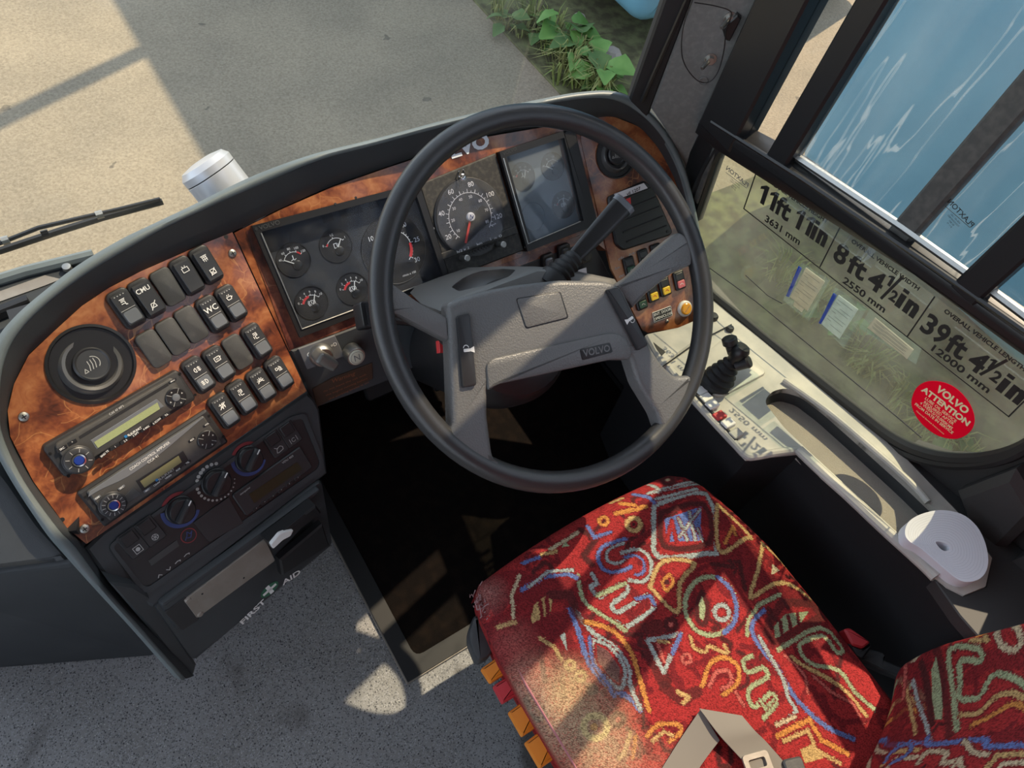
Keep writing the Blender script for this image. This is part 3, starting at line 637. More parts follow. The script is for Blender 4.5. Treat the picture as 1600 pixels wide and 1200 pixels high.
# windscreen wiper outside the glass, lying low across the screen
wp = thing('windscreen_wiper', 'black wiper blade lying across the foot of the windscreen', 'wiper', onz(0, 395, .5))
FWi = Fr((0, 1.15, .44), nz((0, -1, .25)), (1, 0, 0))
kk = MB(); kk.tube([FWi.P(-60, 402), FWi.P(0, 392), FWi.P(90, 362), FWi.P(160, 340), FWi.P(254, 315)], .0065, 6); kk.build('rubber_blade', M_rubber, wp)
kk = MB(); kk.tube([FWi.P(-60, 396, .006), FWi.P(0, 380, .012), FWi.P(60, 356, .02), FWi.P(120, 342, .018), FWi.P(190, 326, .012), FWi.P(250, 311, .006)], .004, 6); kk.build('bridge', M_black, wp)
for q in ((8, 376), (155, 336), (70, 366)):
    kk = MB(); kk.tube([FWi.P(q[0] - 5, q[1] + 1, .016), FWi.P(q[0] + 6, q[1] - 2, .016)], .0075, 8); kk.build('clip', M_steel if q[0] != 70 else M_black, wp)
# ================================================================== dashboard
DASH = thing('dashboard', 'curved grey coach dashboard with burl walnut panels and hood rim', 'dashboard', (.3, .85, 0))
FDR = Fr(FL.P(362, 855), nrm(20, 14))          # drawer front plane
hood = [  # panel edge, inner crest, outer crest (photo positions), plane, height of the crest above the panel
 ((303, 1056), (290, 1060), (272, 1058), FDR, .010), ((240, 985), (228, 990), (205, 982), FDR, .012), ((175, 916), (163, 915), (148, 920), FL, .010),
 ((133, 857), (118, 855), (97, 863), FL, .012), ((105, 825), (90, 825), (68, 828), FL, .012), ((52, 752), (38, 752), (18, 752), FL, .012),
 ((16, 682), (5, 682), (-14, 690), FL, .014), ((12, 642), (0, 640), (-24, 640), FL, .016), ((22, 600), (2, 588), (-22, 585), FL, .020),
 ((45, 555), (16, 542), (-6, 532), FL, .023), ((84, 518), (45, 502), (26, 492), FL, .025), ((128, 478), (88, 463), (70, 454), FL, .027),
 ((170, 450), (140, 425), (122, 414), FL, .029), ((220, 424), (200, 389), (187, 375), FL, .030), ((270, 401), (255, 358), (243, 348), FL, .030),
 ((320, 380), (310, 332), (300, 321), FL, .030), ((362, 363), (362, 308), (356, 293), FI, .030), ((440, 325), (420, 283), (412, 268), FI, .030),
 ((520, 290), (500, 250), (492, 240), FI, .030), ((600, 262), (590, 226), (585, 217), FI, .030), ((690, 232), (690, 199), (685, 190), FI, .030),
 ((760, 212), (765, 181), (762, 172), FI, .030), ((830, 200), (840, 166), (838, 156), FI, .030), ((905, 188), (905, 155), (905, 144), FI, .030),
 ((959, 182), (958, 156), (962, 143), FR, .030), ((1001, 199), (1000, 178), (1005, 164), FR, .030), ((1029, 231), (1034, 214), (1042, 205), FR, .03),
 ((1050, 269), (1058, 258), (1068, 256), FR, .028), ((1060, 297), (1072, 300), (1082, 305), FR, .03), ((1072, 350), (1083, 352), (1092, 352), FR, .025),
 ((1084, 410), (1094, 412), (1102, 412), FR, .02), ((1098, 490), (1106, 490), (1112, 490), FR, .02)]
def hoodcurve(k, hk):
    P = np.array([h[3].P(*h[k], h[4] * hk) for h in hood]); d = P - CAM; t = np.linalg.norm(d, axis=1); e = d / t[:, None]
    for _ in range(2): t[1:-1] = .25 * t[:-2] + .5 * t[1:-1] + .25 * t[2:]
    return np.array(spline([CAM + a * b for a, b in zip(e, t)], 5))
cB, cI, cO = hoodcurve(0, 0), hoodcurve(1, 1.0), hoodcurve(2, .86)
nn_ = np.array(spline([h[3].n for h in hood], 5)); nn_ /= np.linalg.norm(nn_, axis=1)[:, None]
rows = [cI - nn_ * .006, cI]
for t in (.25, .5, .75): rows.append(cI * (1 - t) + cO * t + nn_ * .006 * math.sin(math.pi * t))
dn_ = nn_ * -.3 + np.array((.12, 0, -.9)); rows += [cO, cO + dn_ * .03, cO + dn_ * .14]
MB().grid(rows).build('hood_rim', M_rim, DASH, 'grey-green hood rim', smooth=60)  # crest in a lighter grey, its lit band put into the colour
MB().grid([cB - nn_ * .02, cB, cB * .6 + cI * .4 + nn_ * .0008, cB * .25 + cI * .75 + nn_ * .001, cI + nn_ * .0005]).build('hood_inner_face', M_dash, DASH, 'inner face of the hood, coloured dark for its shade', smooth=60)  # darker dash colour stands in for the shaded side of the hood
# closed body behind the fascia, down to the floor, and the top shelf towards the screen
bd = MB(); bd.box((-.12, .60, .0), (.16, .66, .44)); bd.box((-.2, .66, .0), (.17, .9, .42)); bd.box((-.17, .90, .0), (1.0, .96, .50))
bd.build('dash_body', M_consd, DASH)
sh = MB(); sh.grid([[(x, .80, .60) for x in (.03, .4, .98)], [(x, .94, .58) for x in (.03, .4, .98)], [(x, 1.03, .44) for x in (.03, .4, .98)], [(x, 1.03, .30) for x in (.03, .4, .98)]]); sh.build('dash_top', M_dash, DASH)
# ledge on the left with its demister slot
FE = Fr(onz(0, 500, .47), (0, -.12, 1), (1, 0, 0))
kk = MB(); kk.prism(FE, FE.pp([(-60, 460), (60, 418), (156, 396), (120, 470), (30, 540), (0, 600), (-120, 640)]), -.05, 0, .006); kk.build('ledge', M_dash, DASH)
kk = MB(); kk.tube([FE.P(-60, 512, .004), FE.P(0, 489, .004), FE.P(46, 470, .004)], .013, 10); kk.build('demister_bezel', M_black, DASH)
kk = MB(); kk.tube([FE.P(-60, 508, .012), FE.P(0, 486, .014), FE.P(44, 469, .014)], .005, 6); kk.build('demister_slot', M_dial, DASH)
kk = MB(); kk.tube([FE.P(-40, 449, .006), FE.P(40, 424, .006), FE.P(146, 398, .006)], .010, 8); kk.build('ledge_lip', M_rim, DASH)
a, b_ = FE.p(104, 417, .01); kk = MB(); kk.lathe(FE, a, b_, [(.008, .006), (.007, .012), (0, .013)], 12); kk.build('screw', M_steel, DASH)
kk = MB(); kk.prism(FE, FE.pp([(-20, 462), (70, 430), (95, 436), (70, 446), (-20, 478)], .002), 0, .002); kk.build('worn_patch', M_alu, DASH)
# ---------------------------------------------------------------- left: walnut switch panel
SW = thing('switch_panel', 'burl walnut switch panel with rows of rocker switches and air vent', 'switch panel', FL.P(250, 600))
va, vb = FL.p(143.5, 569); VR = .0500
outl = FL.pp([(135, 850), (105, 825), (52, 752), (16, 682), (12, 642), (22, 600), (45, 555), (84, 518), (128, 478), (170, 450), (220, 424), (320, 380), (363, 363), (479, 611)])
pn = MB(); pn.plate(FL, outl, [circ(va, vb, VR, 40)], -.006, 0.0); pn.build('walnut_board', M_burl, SW, 'lacquered burl walnut board')
kk = MB(); kk.plate(FL, FL.pp([(366, 366), (378, 358), (450, 548), (486, 622), (481, 612)]), [], -.012, -.003); kk.build('edge_strip', M_black, SW)
def screwhead(F, px, py, par, r=.0062):
    G = F.at(px, py); kk = MB(); kk.lathe(G, 0, 0, [(r, 0), (r * .9, .0018), (r * .45, .003), (0, .0032)], 16)
    s_ = kk.build('screw', M_steel, par)
    k2 = MB(); k2.rr(G, 0, 0, r * 1.0, r * .22, .0002, .0028, .0034); k2.rr(G, 0, 0, r * .22, r * 1.0, .0002, .0028, .0034); k2.build('cross_slot', M_dial, s_)
for q in ((363, 396), (37, 651), (132, 826)): screwhead(FL, *q, SW)
for q in ((353, 370), (97, 812)):
    G = FL.at(*q); kk = MB(); kk.lathe(G, 0, 0, [(.003, .0), (.003, .0003), (0, .0003)], 12); kk.build('screw_hole', M_dial, SW)
# ball air vent
def vent(F, a, b, R, name, label):
    v = thing(name, label, 'air vent', F.w(a, b, -.02)); G = Fr(F.w(a, b, 0), F.n, F.h)
    kk = MB(); kk.lathe(G, 0, 0, [(R * 1.03, 0), (R * 1.04, .0025), (R * .97, .003), (R * .9, -.004), (R * .86, -.022), (R * .80, -.034), (0, -.036)], 48); kk.build('socket', M_black, v)
    T = Fr(G.o, nz(G.n + .10 * G.h + .12 * G.u), G.h)
    kk = MB(); kk.lathe(T, 0, 0, [(R * .78, -.034), (R * .80, -.012), (R * .77, -.002), (R * .68, .004), (R * .60, .003), (R * .55, -.004), (0, -.005)], 48); kk.build('nozzle_ring', M_nozzle, v)
    for k in range(2):
        kk = MB(); t0 = -40 + 180 * k; pts = [(R * .80 * math.cos(math.radians(t0 + i * 10)), R * .80 * math.sin(math.radians(t0 + i * 10))) for i in range(9)] + [(R * .58 * math.cos(math.radians(t0 + 80 - i * 10)), R * .58 * math.sin(math.radians(t0 + 80 - i * 10))) for i in range(9)]
        kk.prism(T, pts, -.012, -.006, .001); kk.build('nozzle_wing', M_switch, v)
    kk = MB(); kk.lathe(T, 0, 0, [(R * .44, -.012), (R * .44, .003), (R * .40, .005), (R * .36, .0035), (0, .0035)], 40); kb = kk.build('control_knob', M_switch, v)
    kk = MB()
    for d in (-.08, 0, .08): kk.line(T, [(R * d - R * .05, -R * .12), (R * d, 0), (R * d - R * .05 + R * .06, R * .12)], .0009, -.0, .0040)
    kk.arc(T, R * .02, R * .02, R * .17, -60, 80, .0009, 0, .0040); kk.line(T, [(-R * .28, -R * .12), (-R * .22, -R * .02), (-R * .18, -R * .12), (-R * .28, -R * .12)], .0008, 0, .0040)
    kk.build('airflow_symbol', M_dimp, kb)
vent(FL, va, vb, VR, 'air_vent', 'round black ball air vent in the left walnut panel')
# rocker switches
FRW = FL.sub((198, 482), (323, 414))
FRW4 = FL.sub((351, 642), (437, 585))
def icon(mb, G, kind, s, c):
    w = s * .11; L_ = lambda *p: mb.line(G, [(x * s, y * s) for x, y in p], w, c, c + .0002)
    if kind == 'kneel': L_((-.4, .5), (.4, .5)); L_((-.3, .3), (.3, .3)); L_((-.35, .1), (.2, .1), (.2, -.5)); L_((-.4, -.2), (.0, -.2), (.4, -.5))
    elif kind == 'bell': L_((-.4, -.3), (.4, -.3), (.25, .3), (-.25, .3), (-.4, -.3)); L_((-.55, -.55), (.55, .55))
    elif kind == 'tv': L_((-.5, -.4), (.5, -.4), (.5, .3), (-.5, .3), (-.5, -.4)); L_((-.15, .3), (-.3, .6)); L_((.05, .3), (.2, .6))
    elif kind == 'susp': L_((-.5, .5), (.5, .5)); L_((-.4, .25), (.4, .25)); L_((-.3, .5), (-.3, -.4)); L_((0, .5), (0, -.5)); L_((.3, .5), (.3, -.4)); L_((-.4, -.1), (.4, -.1))
    elif kind == 'box': L_((-.4, -.4), (.4, -.4), (.4, .4), (-.4, .4), (-.4, -.4)); L_((-.5, -.5), (.5, .5)); L_((-.4, .1), (.3, -.4))
    elif kind == 'cup': L_((-.5, .2), (.3, .2), (.2, -.3), (-.4, -.3), (-.5, .2)); L_((.3, .1), (.5, .05), (.25, -.15)); L_((-.3, .4), (-.2, .55)); L_((.0, .4), (.1, .55))
    elif kind == 'fogf': mb.arc(G, -.1 * s, 0, .35 * s, 90, 270, w, 0, c + .0002); L_((-.1, .35), (-.1, -.35)); L_((.15, .25), (.6, .25)); L_((.15, 0), (.6, 0)); L_((.15, -.25), (.6, -.25)); L_((.38, .4), (.38, -.4))
    elif kind == 'fogr': mb.arc(G, .1 * s, 0, .35 * s, -90, 90, w, 0, c + .0002); L_((.1, .35), (.1, -.35)); L_((-.15, .25), (-.6, .25)); L_((-.15, 0), (-.6, 0)); L_((-.15, -.25), (-.6, -.25)); L_((-.38, .4), (-.38, -.4))
    elif kind == 'screen': mb.text(G, 0, 0, 'm', s * .7, c); L_((-.5, -.35), (.45, -.35), (.45, .35), (-.5, .35), (-.5, -.35)); L_((.45, 0), (.65, .2))
    elif kind == 'sun':
        mb.arc(G, 0, -.15 * s, .25 * s, 0, 180, w, 0, c + .0002); L_((-.4, -.15), (.4, -.15))
        for k in range(7): t = math.radians(-20 + 36.6 * k); L_((.38 * math.cos(t), .38 * math.sin(t) - .15), (.62 * math.cos(t), .62 * math.sin(t) - .15))
    elif kind == 'door': L_((-.5, .3), (-.1, .3), (-.1, -.1), (-.5, -.1), (-.5, .3)); L_((0, -.4), (.6, -.4)); L_((.1, -.2), (.5, -.2), (.5, .1), (.1, .1), (.1, -.2)); L_((.2, .4), (.4, .2))
    elif kind == 'bulbx': L_((-.5, .3), (.5, .3)); L_((-.4, -.1), (.4, -.1)); L_((-.3, .5), (-.1, -.5)); L_((.1, .5), (-.1, -.5)); L_((.3, .5), (.3, -.4)); L_((-.6, -.4), (.6, .45))
    elif kind == 'steps': L_((-.3, .5), (.3, .5), (.3, .0), (-.1, .0), (-.1, -.5), (.35, -.5)); L_((-.3, .25), (.3, .25)); L_((-.4, 0), (-.4, -.4))
def rocker(F, px, py, style, ic, label, ic2=None):
    a, b = F.p(px, py, .006); G = Fr(F.w(a, b, 0), F.n, F.h)
    W_, H_ = .0292, .0535
    if style == 'blank':
        k = MB(); k.rr(G, 0, 0, W_ - .001, H_ - .003, .0065, 0, .007, .0022, seg=2); k.build('blank_plate', M_blank, SW, label); return
    k = MB(); k.rr(G, 0, 0, W_, H_, .0075, 0, .0075, .003, seg=2); base = k.build('rocker_switch', M_switch, SW, label)
    w2, pr = .0105, [(-.0225, .006), (-.0225, .0135), (-.0195, .0155), (-.001, .0128), (.0195, .0108), (.0215, .0092), (.0215, .006)]
    if style == 'flat': pr = [(-.0225, .006), (-.0225, .0135), (-.020, .0150), (.019, .0120), (.0215, .010), (.0215, .006)]
    def sec(a_, s_): return [G.w(a_, b_ * s_, .006 + (c_ - .006) * s_) for b_, c_ in pr]
    k = MB(); k.grid([sec(-w2, .93), sec(-w2 * .93, 1), sec(w2 * .93, 1), sec(w2, .93)]); n_ = len(pr); k.f.append(tuple(range(n_))); k.f.append(tuple(3 * n_ + i for i in range(n_))[::-1]); k.build('rocker', M_switch, base, smooth=30)
    GU = Fr(G.w(0, .0095, .0121 if style == 'lens' else .0131), nz(G.n + .10 * G.u * 1.0), G.h); GL_ = Fr(G.w(0, -.0105, .0143 if style == 'lens' else .0147), nz(G.n + .14 * G.u), G.h)
    if style == 'lens':
        k = MB(); k.rr(GL_, 0, 0, .0185, .0165, .003, -.001, .0008, .0006); k.build('lens', M_lens, base)
        k = MB(); k.line(GU, [(-.0095, -.0098), (.0095, -.0098)], .0006, 0, .0004)
        for q in range(4): k.rr(GU, -.006 + .004 * q, .0098, .0013, .0013, .0003, 0, .0004)
        k.build('tell_tale', M_dimp, base)
    k = MB()
    if ic == 'CMU': k.text(GU, 0, .003, 'CMU', .0088, .0003, 0, .01); icon(k, GL_, 'bell', .009, .0003)
    elif ic == 'WC': k.text(GU, 0, -.001, 'WC', .0115, .0006, 0, .008)
    else: icon(k, GU, ic, .0085, .0006)
    if ic2: icon(k, GL_, ic2, .0085, .001)
    k.build('symbol', M_print, base)
rocker(FRW, 198, 482, 'lens', 'kneel', 'first rocker of the top row, nearest the vent')
rocker(FRW, 230, 466, 'flat', 'CMU', 'rocker switch lettered CMU')
rocker(FRW, 263, 448, 'blank', None, 'blank plate in the top row')
rocker(FRW, 293, 431, 'flat', 'tv', 'rocker switch with a television symbol')
rocker(FRW, 323, 414, 'flat', 'susp', 'last rocker of the top row, by the corner screw', 'box')
rocker(FRW, 241, 545, 'blank', None, 'blank plate beside the air vent')
rocker(FRW, 271, 526, 'blank', None, 'second blank plate of the second row')
rocker(FRW, 300, 507, 'blank', None, 'blank plate left of the WC switch')
rocker(FRW, 333, 491, 'lens', 'WC', 'rocker switch lettered WC')
rocker(FRW, 362, 474, 'lens', 'cup', 'rocker switch with a cup symbol')
rocker(FRW, 311, 586, 'lens', 'fogf', 'fog lamp rocker at the corner of the stereo', 'fogr')
rocker(FRW, 343, 569, 'lens', 'screen', 'rocker switch with a heated mirror symbol')
rocker(FRW, 372, 550, 'blank', None, 'blank plate in the third row')
rocker(FRW, 402, 533, 'lens', 'steps', 'last rocker of the third row')
rocker(FRW4, 351, 642, 'lens', 'bulbx', 'first rocker of the bottom row, by the amplifier')
rocker(FRW4, 379, 621, 'lens', 'steps', 'second rocker of the bottom row')
rocker(FRW4, 409, 602, 'lens', 'sun', 'rocker switch with a shining lamp symbol')
rocker(FRW4, 437, 584, 'lens', 'door', 'last rocker of the bottom row')
# ---------------------------------------------------------------- car stereo
R1 = FL.rect((65, 700), (278, 574), (307, 626), (101, 747), .010)
ST = thing('car_stereo', 'black car stereo with green display and blue volume knob', 'stereo', R1.w(0, -R1.H / 2, -.01))
def units(F): return F.W / 188.0
k = MB(); k.rr(R1, 0, 0, R1.W, R1.H, .006, -.012, .001, .004, seg=2); k.build('surround', M_blk2, ST)
for q in ((78, 709), (281, 584), (305, 617), (107, 744)):
    a, b = R1.p(*q, .001); k = MB(); k.lathe(R1, a, b, [(.002, .0012), (0, .0012)], 10); k.build('key_hole', M_dial, ST)
FA = R1.rect((83, 700), (273, 586), (301, 622), (133, 740), .006)
k = MB(); k.rr(R1, 0, .0005, R1.W - .024, R1.H - .010, .006, -.002, .006, .003, seg=2); fp = k.build('faceplate', M_face, ST)
def qpoly(F, c, *pts): return F.pp(pts, c)
k = MB(); k.prism(R1, qpoly(R1, .0065, (123, 682), (262, 598), (264, 602), (125, 686)), .005, .0064); k.build('disc_slot', M_dial, fp)
k = MB(); k.prism(R1, qpoly(R1, .0065, (141, 688), (245, 623), (257, 635), (151, 703)), .005, .0065, .0008); k.build('display_bezel', M_lens, fp)
k = MB(); k.prism(R1, qpoly(R1, .007, (147, 691), (246, 629), (250, 639), (153, 700)), .006, .0071); k.build('display', M_lcd, fp)
def knob(F, px, py, c, r, par, caps, nt=8, hgt=.006):
    a, b = F.p(px, py, c + hgt * .6); G = Fr(F.w(a, b, c), F.n, F.h)
    k = MB(); k.lathe(G, 0, 0, [(r * 1.05, -.001), (r * 1.05, .0012), (r, .0016), (r * .96, hgt * .8), (r * .86, hgt), (r * .52, hgt), (r * .50, hgt - .001), (0, hgt - .001)], 36); kb = k.build('volume_knob', M_switch, par)
    k = MB()
    for i in range(nt): t = 2 * math.pi * i / nt + .2; k.line(G, [(r * .60 * math.cos(t), r * .60 * math.sin(t)), (r * .84 * math.cos(t), r * .84 * math.sin(t))], .0006, hgt, hgt + .0002)
    k.build('tick_marks', M_dimp, kb)
    k = MB(); k.lathe(G, 0, 0, [(r * .50, hgt - .001), (r * .46, hgt + .0008), (r * .36, hgt + .0010)], 28, True); k.build('bright_ring', M_chrome, kb)
    k = MB(); k.lathe(G, 0, 0, [(r * .36, hgt), (r * .30, hgt + .0012), (0, hgt + .0016)], 24); k.build('centre_cap', caps, kb)
knob(R1, 123, 719, .006, .0175, ST, M_blue)
def dpad(F, px, py, c, r, par, bright):
    a, b = F.p(px, py, c + .002); G = Fr(F.w(a, b, c), F.n, F.h)
    k = MB(); k.lathe(G, 0, 0, [(r, -.001), (r, .002), (r * .92, .003), (r * .45, .0026), (0, .0026)], 32); pd = k.build('control_pad', M_black, par)
    k = MB()
    for t in (45, 135, 225, 315): t = math.radians(t); k.line(G, [(r * .45 * math.cos(t), r * .45 * math.sin(t)), (r * .95 * math.cos(t), r * .95 * math.sin(t))], .0005, .003, .0032)
    for t in (0, 90, 180, 270):
        t = math.radians(t + 10); x, y = r * .7 * math.cos(t), r * .7 * math.sin(t); k.prism(G, [(x - .0012, y - .001), (x + .0012, y - .001), (x, y + .0012)], .003, .0033)
    k.build('arrow_marks', M_dimp, pd)
    if bright: k = MB(); k.lathe(G, 0, 0, [(r * .42, .002), (r * .36, .004), (0, .0048)], 24); k.build('centre_button', M_lens, pd)
dpad(R1, 275, 621, .006, .0135, ST, True)
def btn(F, P4, c, txt, par, m=M_black, tm=M_print, s=None):
    k = MB(); pts = F.pp(P4, c + .001); k.prism(F, pts, c - .001, c + .0012, .0004); bb = k.build('button', m, par)
    if txt:
        x = sum(p[0] for p in pts) / 4; y = sum(p[1] for p in pts) / 4; h = math.hypot(pts[3][0] - pts[0][0], pts[3][1] - pts[0][1])
        an = math.degrees(math.atan2(pts[1][1] - pts[0][1], pts[1][0] - pts[0][0])); k = MB(); k.text(F, x, y, txt, s or h * .75, c + .0013, an, .01); k.build('lettering', tm, bb)
btn(R1, [(88, 703), (103, 694), (106, 699), (91, 708)], .006, 'SRC', ST)
btn(R1, [(105, 692), (118, 685), (121, 690), (108, 697)], .006, '^', ST)
btn(R1, [(263, 597), (275, 590), (276, 594), (265, 600)], .006, 'MENU', ST)
names = ['BND TS', '1', '2 II', '3 RPT', '4 MIX', '5 SCAN', 'TA']
xs = [(154, 717), (171, 704), (187, 695), (203, 685), (219, 675), (236, 665), (252, 654), (266, 646)]
for i, nme in enumerate(names):
    (x0, y0), (x1, y1) = xs[i], xs[i + 1]; btn(R1, [(x0 + 1, y0 - 4), (x1 - 1, y1 - 4), (x1 + 1, y1 + 1), (x0 + 3, y0 + 1)], .006, nme, ST)
def textpx(F, pa, pb, txt, c, m, par, name='lettering', size=None, bold=.01, sx=None, **kw):
    A, B_ = np.array(F.p(*pa, c)), np.array(F.p(*pb, c)); L_ = np.linalg.norm(B_ - A); an = math.degrees(math.atan2(*(B_ - A)[::-1]))
    mid = (A + B_) / 2; k = MB()
    if size is None: size = L_ / (len(txt) * .62)
    k.text(F, 0, 0, txt, size, c, 0, bold, **kw); v = np.array(k.v); x = (v - F.o) @ F.h; y = (v - F.o) @ F.u; ww = x.max() - x.min()
    s_ = L_ / ww if sx is None else sx; x0 = (x.max() + x.min()) / 2; y0 = 0
    ca, sa = math.cos(math.radians(an)), math.sin(math.radians(an)); xx = (x - x0) * s_
    k.v = [tuple(F.w(mid[0] + p * ca - q * sa, mid[1] + p * sa + q * ca, c + .0002)) for p, q in zip(xx, y)]
    return k.build(name, m, par, smooth=0)
textpx(R1, (200, 681), (221, 668), 'BLAUPUNKT', .0066, M_print, ST, size=.0046, bold=.02)
k = MB(); a, b = R1.p(196.5, 682, .0066); k.rr(R1, a, b, .0035, .0035, .0008, .006, .0067); k.build('blue_mark', mat('logo_blue', (.02, .16, .38), .4), ST)
textpx(R1, (171, 648), (193, 634), 'CAS 47 MP3', .0066, M_dimp, ST, size=.0042)
# ---------------------------------------------------------------- amplifier unit
R2 = FL.rect((120, 770), (323, 640), (357, 690), (164, 825), .008)
AM = thing('control_amplifier', 'coach control amplifier with small yellow display below the stereo', 'amplifier', R2.w(0, -R2.H / 2, -.01))
k = MB(); k.rr(R2, 0, 0, R2.W, R2.H, .003, -.012, .001, .003); k.build('surround', M_blk2, AM)
k = MB(); k.rr(R2, 0, 0, R2.W - .018, R2.H - .008, .003, -.002, .005, .002); fp = k.build('faceplate', M_face, AM)
k = MB(); cv = spline([(138, 777), (160, 764), (200, 745), (250, 710), (300, 668), (319, 652)], 3); top = [(319, 650), (138, 772)]
k.prism(R2, R2.pp([tuple(p) for p in cv] + [(312, 655), (140, 768)], .0056), .004, .0056, .0005); k.build('raised_swoosh', M_lens, fp)
textpx(R2, (203, 734), (265, 691), 'COACH CONTROL AMPLIFIER', .0058, M_print, AM, size=.0052, bold=.0)
textpx(R2, (231, 723), (247, 712), 'CCA 41', .0058, M_print, AM, size=.0052, bold=.0)
k = MB(); k.prism(R2, qpoly(R2, .0055, (212, 751), (286, 704), (296, 722), (222, 768)), .004, .0056, .0006); k.build('display_bezel', M_black, fp)
k = MB(); k.prism(R2, qpoly(R2, .006, (219, 752), (279, 712), (284, 722), (226, 762)), .005, .0061); k.build('display', M_lcd2, fp)
textpx(R2, (248, 750), (272, 733), 'BLAUPUNKT', .0062, M_dimp, AM, size=.0046, bold=.01)
k = MB(); a, b = R2.p(245, 750, .0062); k.rr(R2, a, b, .0035, .0035, .0008, .006, .0064); k.build('blue_mark', MATS['logo_blue'], AM)
knob(R2, 177, 789, .005, .0165, AM, M_blue, 14, .007)
dpad(R2, 324, 687, .005, .0135, AM, False)
for q, tx in (((230, 767), 'MIC'), ((245, 757), 'CD/AV'), ((263, 746), 'VIDEO'), ((278, 735), 'AUX'), ((293, 724), 'TEL'), ((300, 688), 'RDS'), ((323, 664), 'VOL'), ((152, 779), 'ON'), ((190, 763), 'SRC')):
    x, y = q; btn(R2, [(x - 6, y + 1), (x + 4, y - 6), (x + 6, y - 3), (x - 4, y + 4)], .005, tx, AM, M_lens if tx in ('MIC', 'ON', 'SRC') else M_black, M_print, .0032)
k = MB(); k.prism(R2, qpoly(R2, .0055, (194, 776), (208, 761), (222, 772), (200, 786)), .004, .006, .0006); k.build('cassette_button', M_blank, AM)
for q in ((133, 777), (326, 650), (349, 682), (160, 812)):
    a, b = R2.p(*q, .001); k = MB(); k.lathe(R2, a, b, [(.002, .0013), (0, .0013)], 10); k.build('key_hole', M_dial, AM)
# ---------------------------------------------------------------- heater panel
k = MB(); k.prism(FL, FL.pp([(133, 858), (160, 832), (481, 614), (492, 625), (500, 640), (512, 740), (240, 950), (176, 917)], -.004), -.03, -.004, .004); k.build('console_face', M_dash, DASH)
HP = thing('heater_control', 'black heater control panel with three rotary knobs', 'control panel', FL.P(340, 800))
FH = FL.off(-.004)
k = MB(); k.prism(FH, roundpoly(FH.pp([(174, 853), (452, 658), (472, 652), (500, 722), (496, 733), (232, 918), (222, 915)], .0), .006), -.001, .0012, .0008); k.build('panel_plate', M_black, HP)
k = MB(); o_ = roundpoly(FH.pp([(168, 852), (452, 651), (476, 645), (506, 722), (500, 739), (232, 926), (218, 922)], .0), .008); i_ = roundpoly(FH.pp([(175, 853), (452, 659), (471, 653), (499, 722), (495, 732), (232, 916), (223, 914)], 0), .006)
k.plate(FH, o_, [i_], 0, .003); k.build('panel_lip', M_dash, HP)
def hknob(px, py, r, arcs, par, label):
    a, b = FH.p(px, py, .008); G = Fr(FH.w(a, b, .001), FH.n, FH.h)
    k = MB(); k.lathe(G, 0, 0, [(r, 0), (r, .003), (r * .93, .004), (r * .88, .012), (r * .80, .014), (0, .0145)], 36); kb = k.build('heater_knob', M_black, par, label)
    k = MB(); G2 = G.rot(30); k.rr(G2, r * .05, 0, r * 1.75, r * .42, .003, .012, .022, .003, seg=2); gr = k.build('grip', M_switch, kb)
    k = MB(); k.rr(G2, r * .72, 0, r * .38, .0016, .0004, .022, .0223); k.build('pointer', M_print, gr)
    k = MB()
    if arcs: 
        k.arc(G, 0, 0, r * 1.16, 150, 318, .0055, 0, .0006, 24); k.build('cold_arc', M_bluearc, kb); k = MB(); k.arc(G, 0, 0, r * 1.16, 38, 128, .0048, 0, .0006, 16); k.build('hot_arc', M_redarc, kb)
    else:
        for i in range(18): t = math.radians(330 - 13 * i); rr_ = .0009 + .00012 * i; k.lathe(G, r * 1.25 * math.cos(t), r * 1.25 * math.sin(t), [(rr_, .0003), (rr_, .0006), (0, .0006)], 8)
        for i in range(4): t = math.radians(98 - 14 * i); k.lathe(G, r * 1.28 * math.cos(t), r * 1.28 * math.sin(t), [(.0026, .0003), (.0026, .0006), (0, .0006)], 10)
        k.build('speed_dots', M_dimp, kb)
hknob(284, 798, .0205, True, HP, 'heater knob with blue and red arc beside the small display')
hknob(340, 755, .0215, False, HP, 'fan knob with a ring of white dots')
hknob(391, 718, .0205, True, HP, 'heater knob with blue and red arc nearest the switches')
def hswitch(px, py, ic):
    a, b = FH.p(px, py, .004); G = Fr(FH.w(a, b, .0012), FH.n, FRW.h); k = MB(); k.rr(G, 0, 0, .026, .040, .003, 0, .003, .001); bs = k.build('heater_switch', M_blk2, HP)
    k = MB(); k.rr(G, 0, .009, .019, .018, .002, .003, .0055, .001); k.build('rocker', M_black, bs)
    k = MB()
    if ic == 'lamp': k.lathe(G, 0, -.011, [(.003, .003), (.003, .0032), (0, .0032)], 14); k.line(G, [(-.005, -.016), (.005, -.016), (.005, -.006), (-.005, -.006), (-.005, -.016)], .0008, .003, .0032)
    elif ic == 'fan':
        k.arc(G, 0, -.011, .0042, 0, 360, .0009, 0, .0032, 20)
        for t in range(0, 360, 60): k.line(G, [(0, -.011), (.0042 * math.cos(math.radians(t)), -.011 + .0042 * math.sin(math.radians(t)))], .0008, .003, .0032)
    elif ic == 'recirc': k.line(G, [(-.006, -.014), (-.003, -.008), (.003, -.007), (.006, -.010), (.005, -.014), (-.003, -.015), (-.006, -.014)], .0009, .003, .0032); k.line(G, [(-.002, -.009), (-.006, -.005)], .0008, .003, .0032)
    else: k.arc(G, 0, -.011, .003, 30, 330, .0008, 0, .0032, 14); k.line(G, [(-.006, -.015), (-.006, -.007)], .0008, .003, .0032); k.line(G, [(.006, -.015), (.006, -.007)], .0008, .003, .0032)
    k.build('symbol', M_dimp, bs)
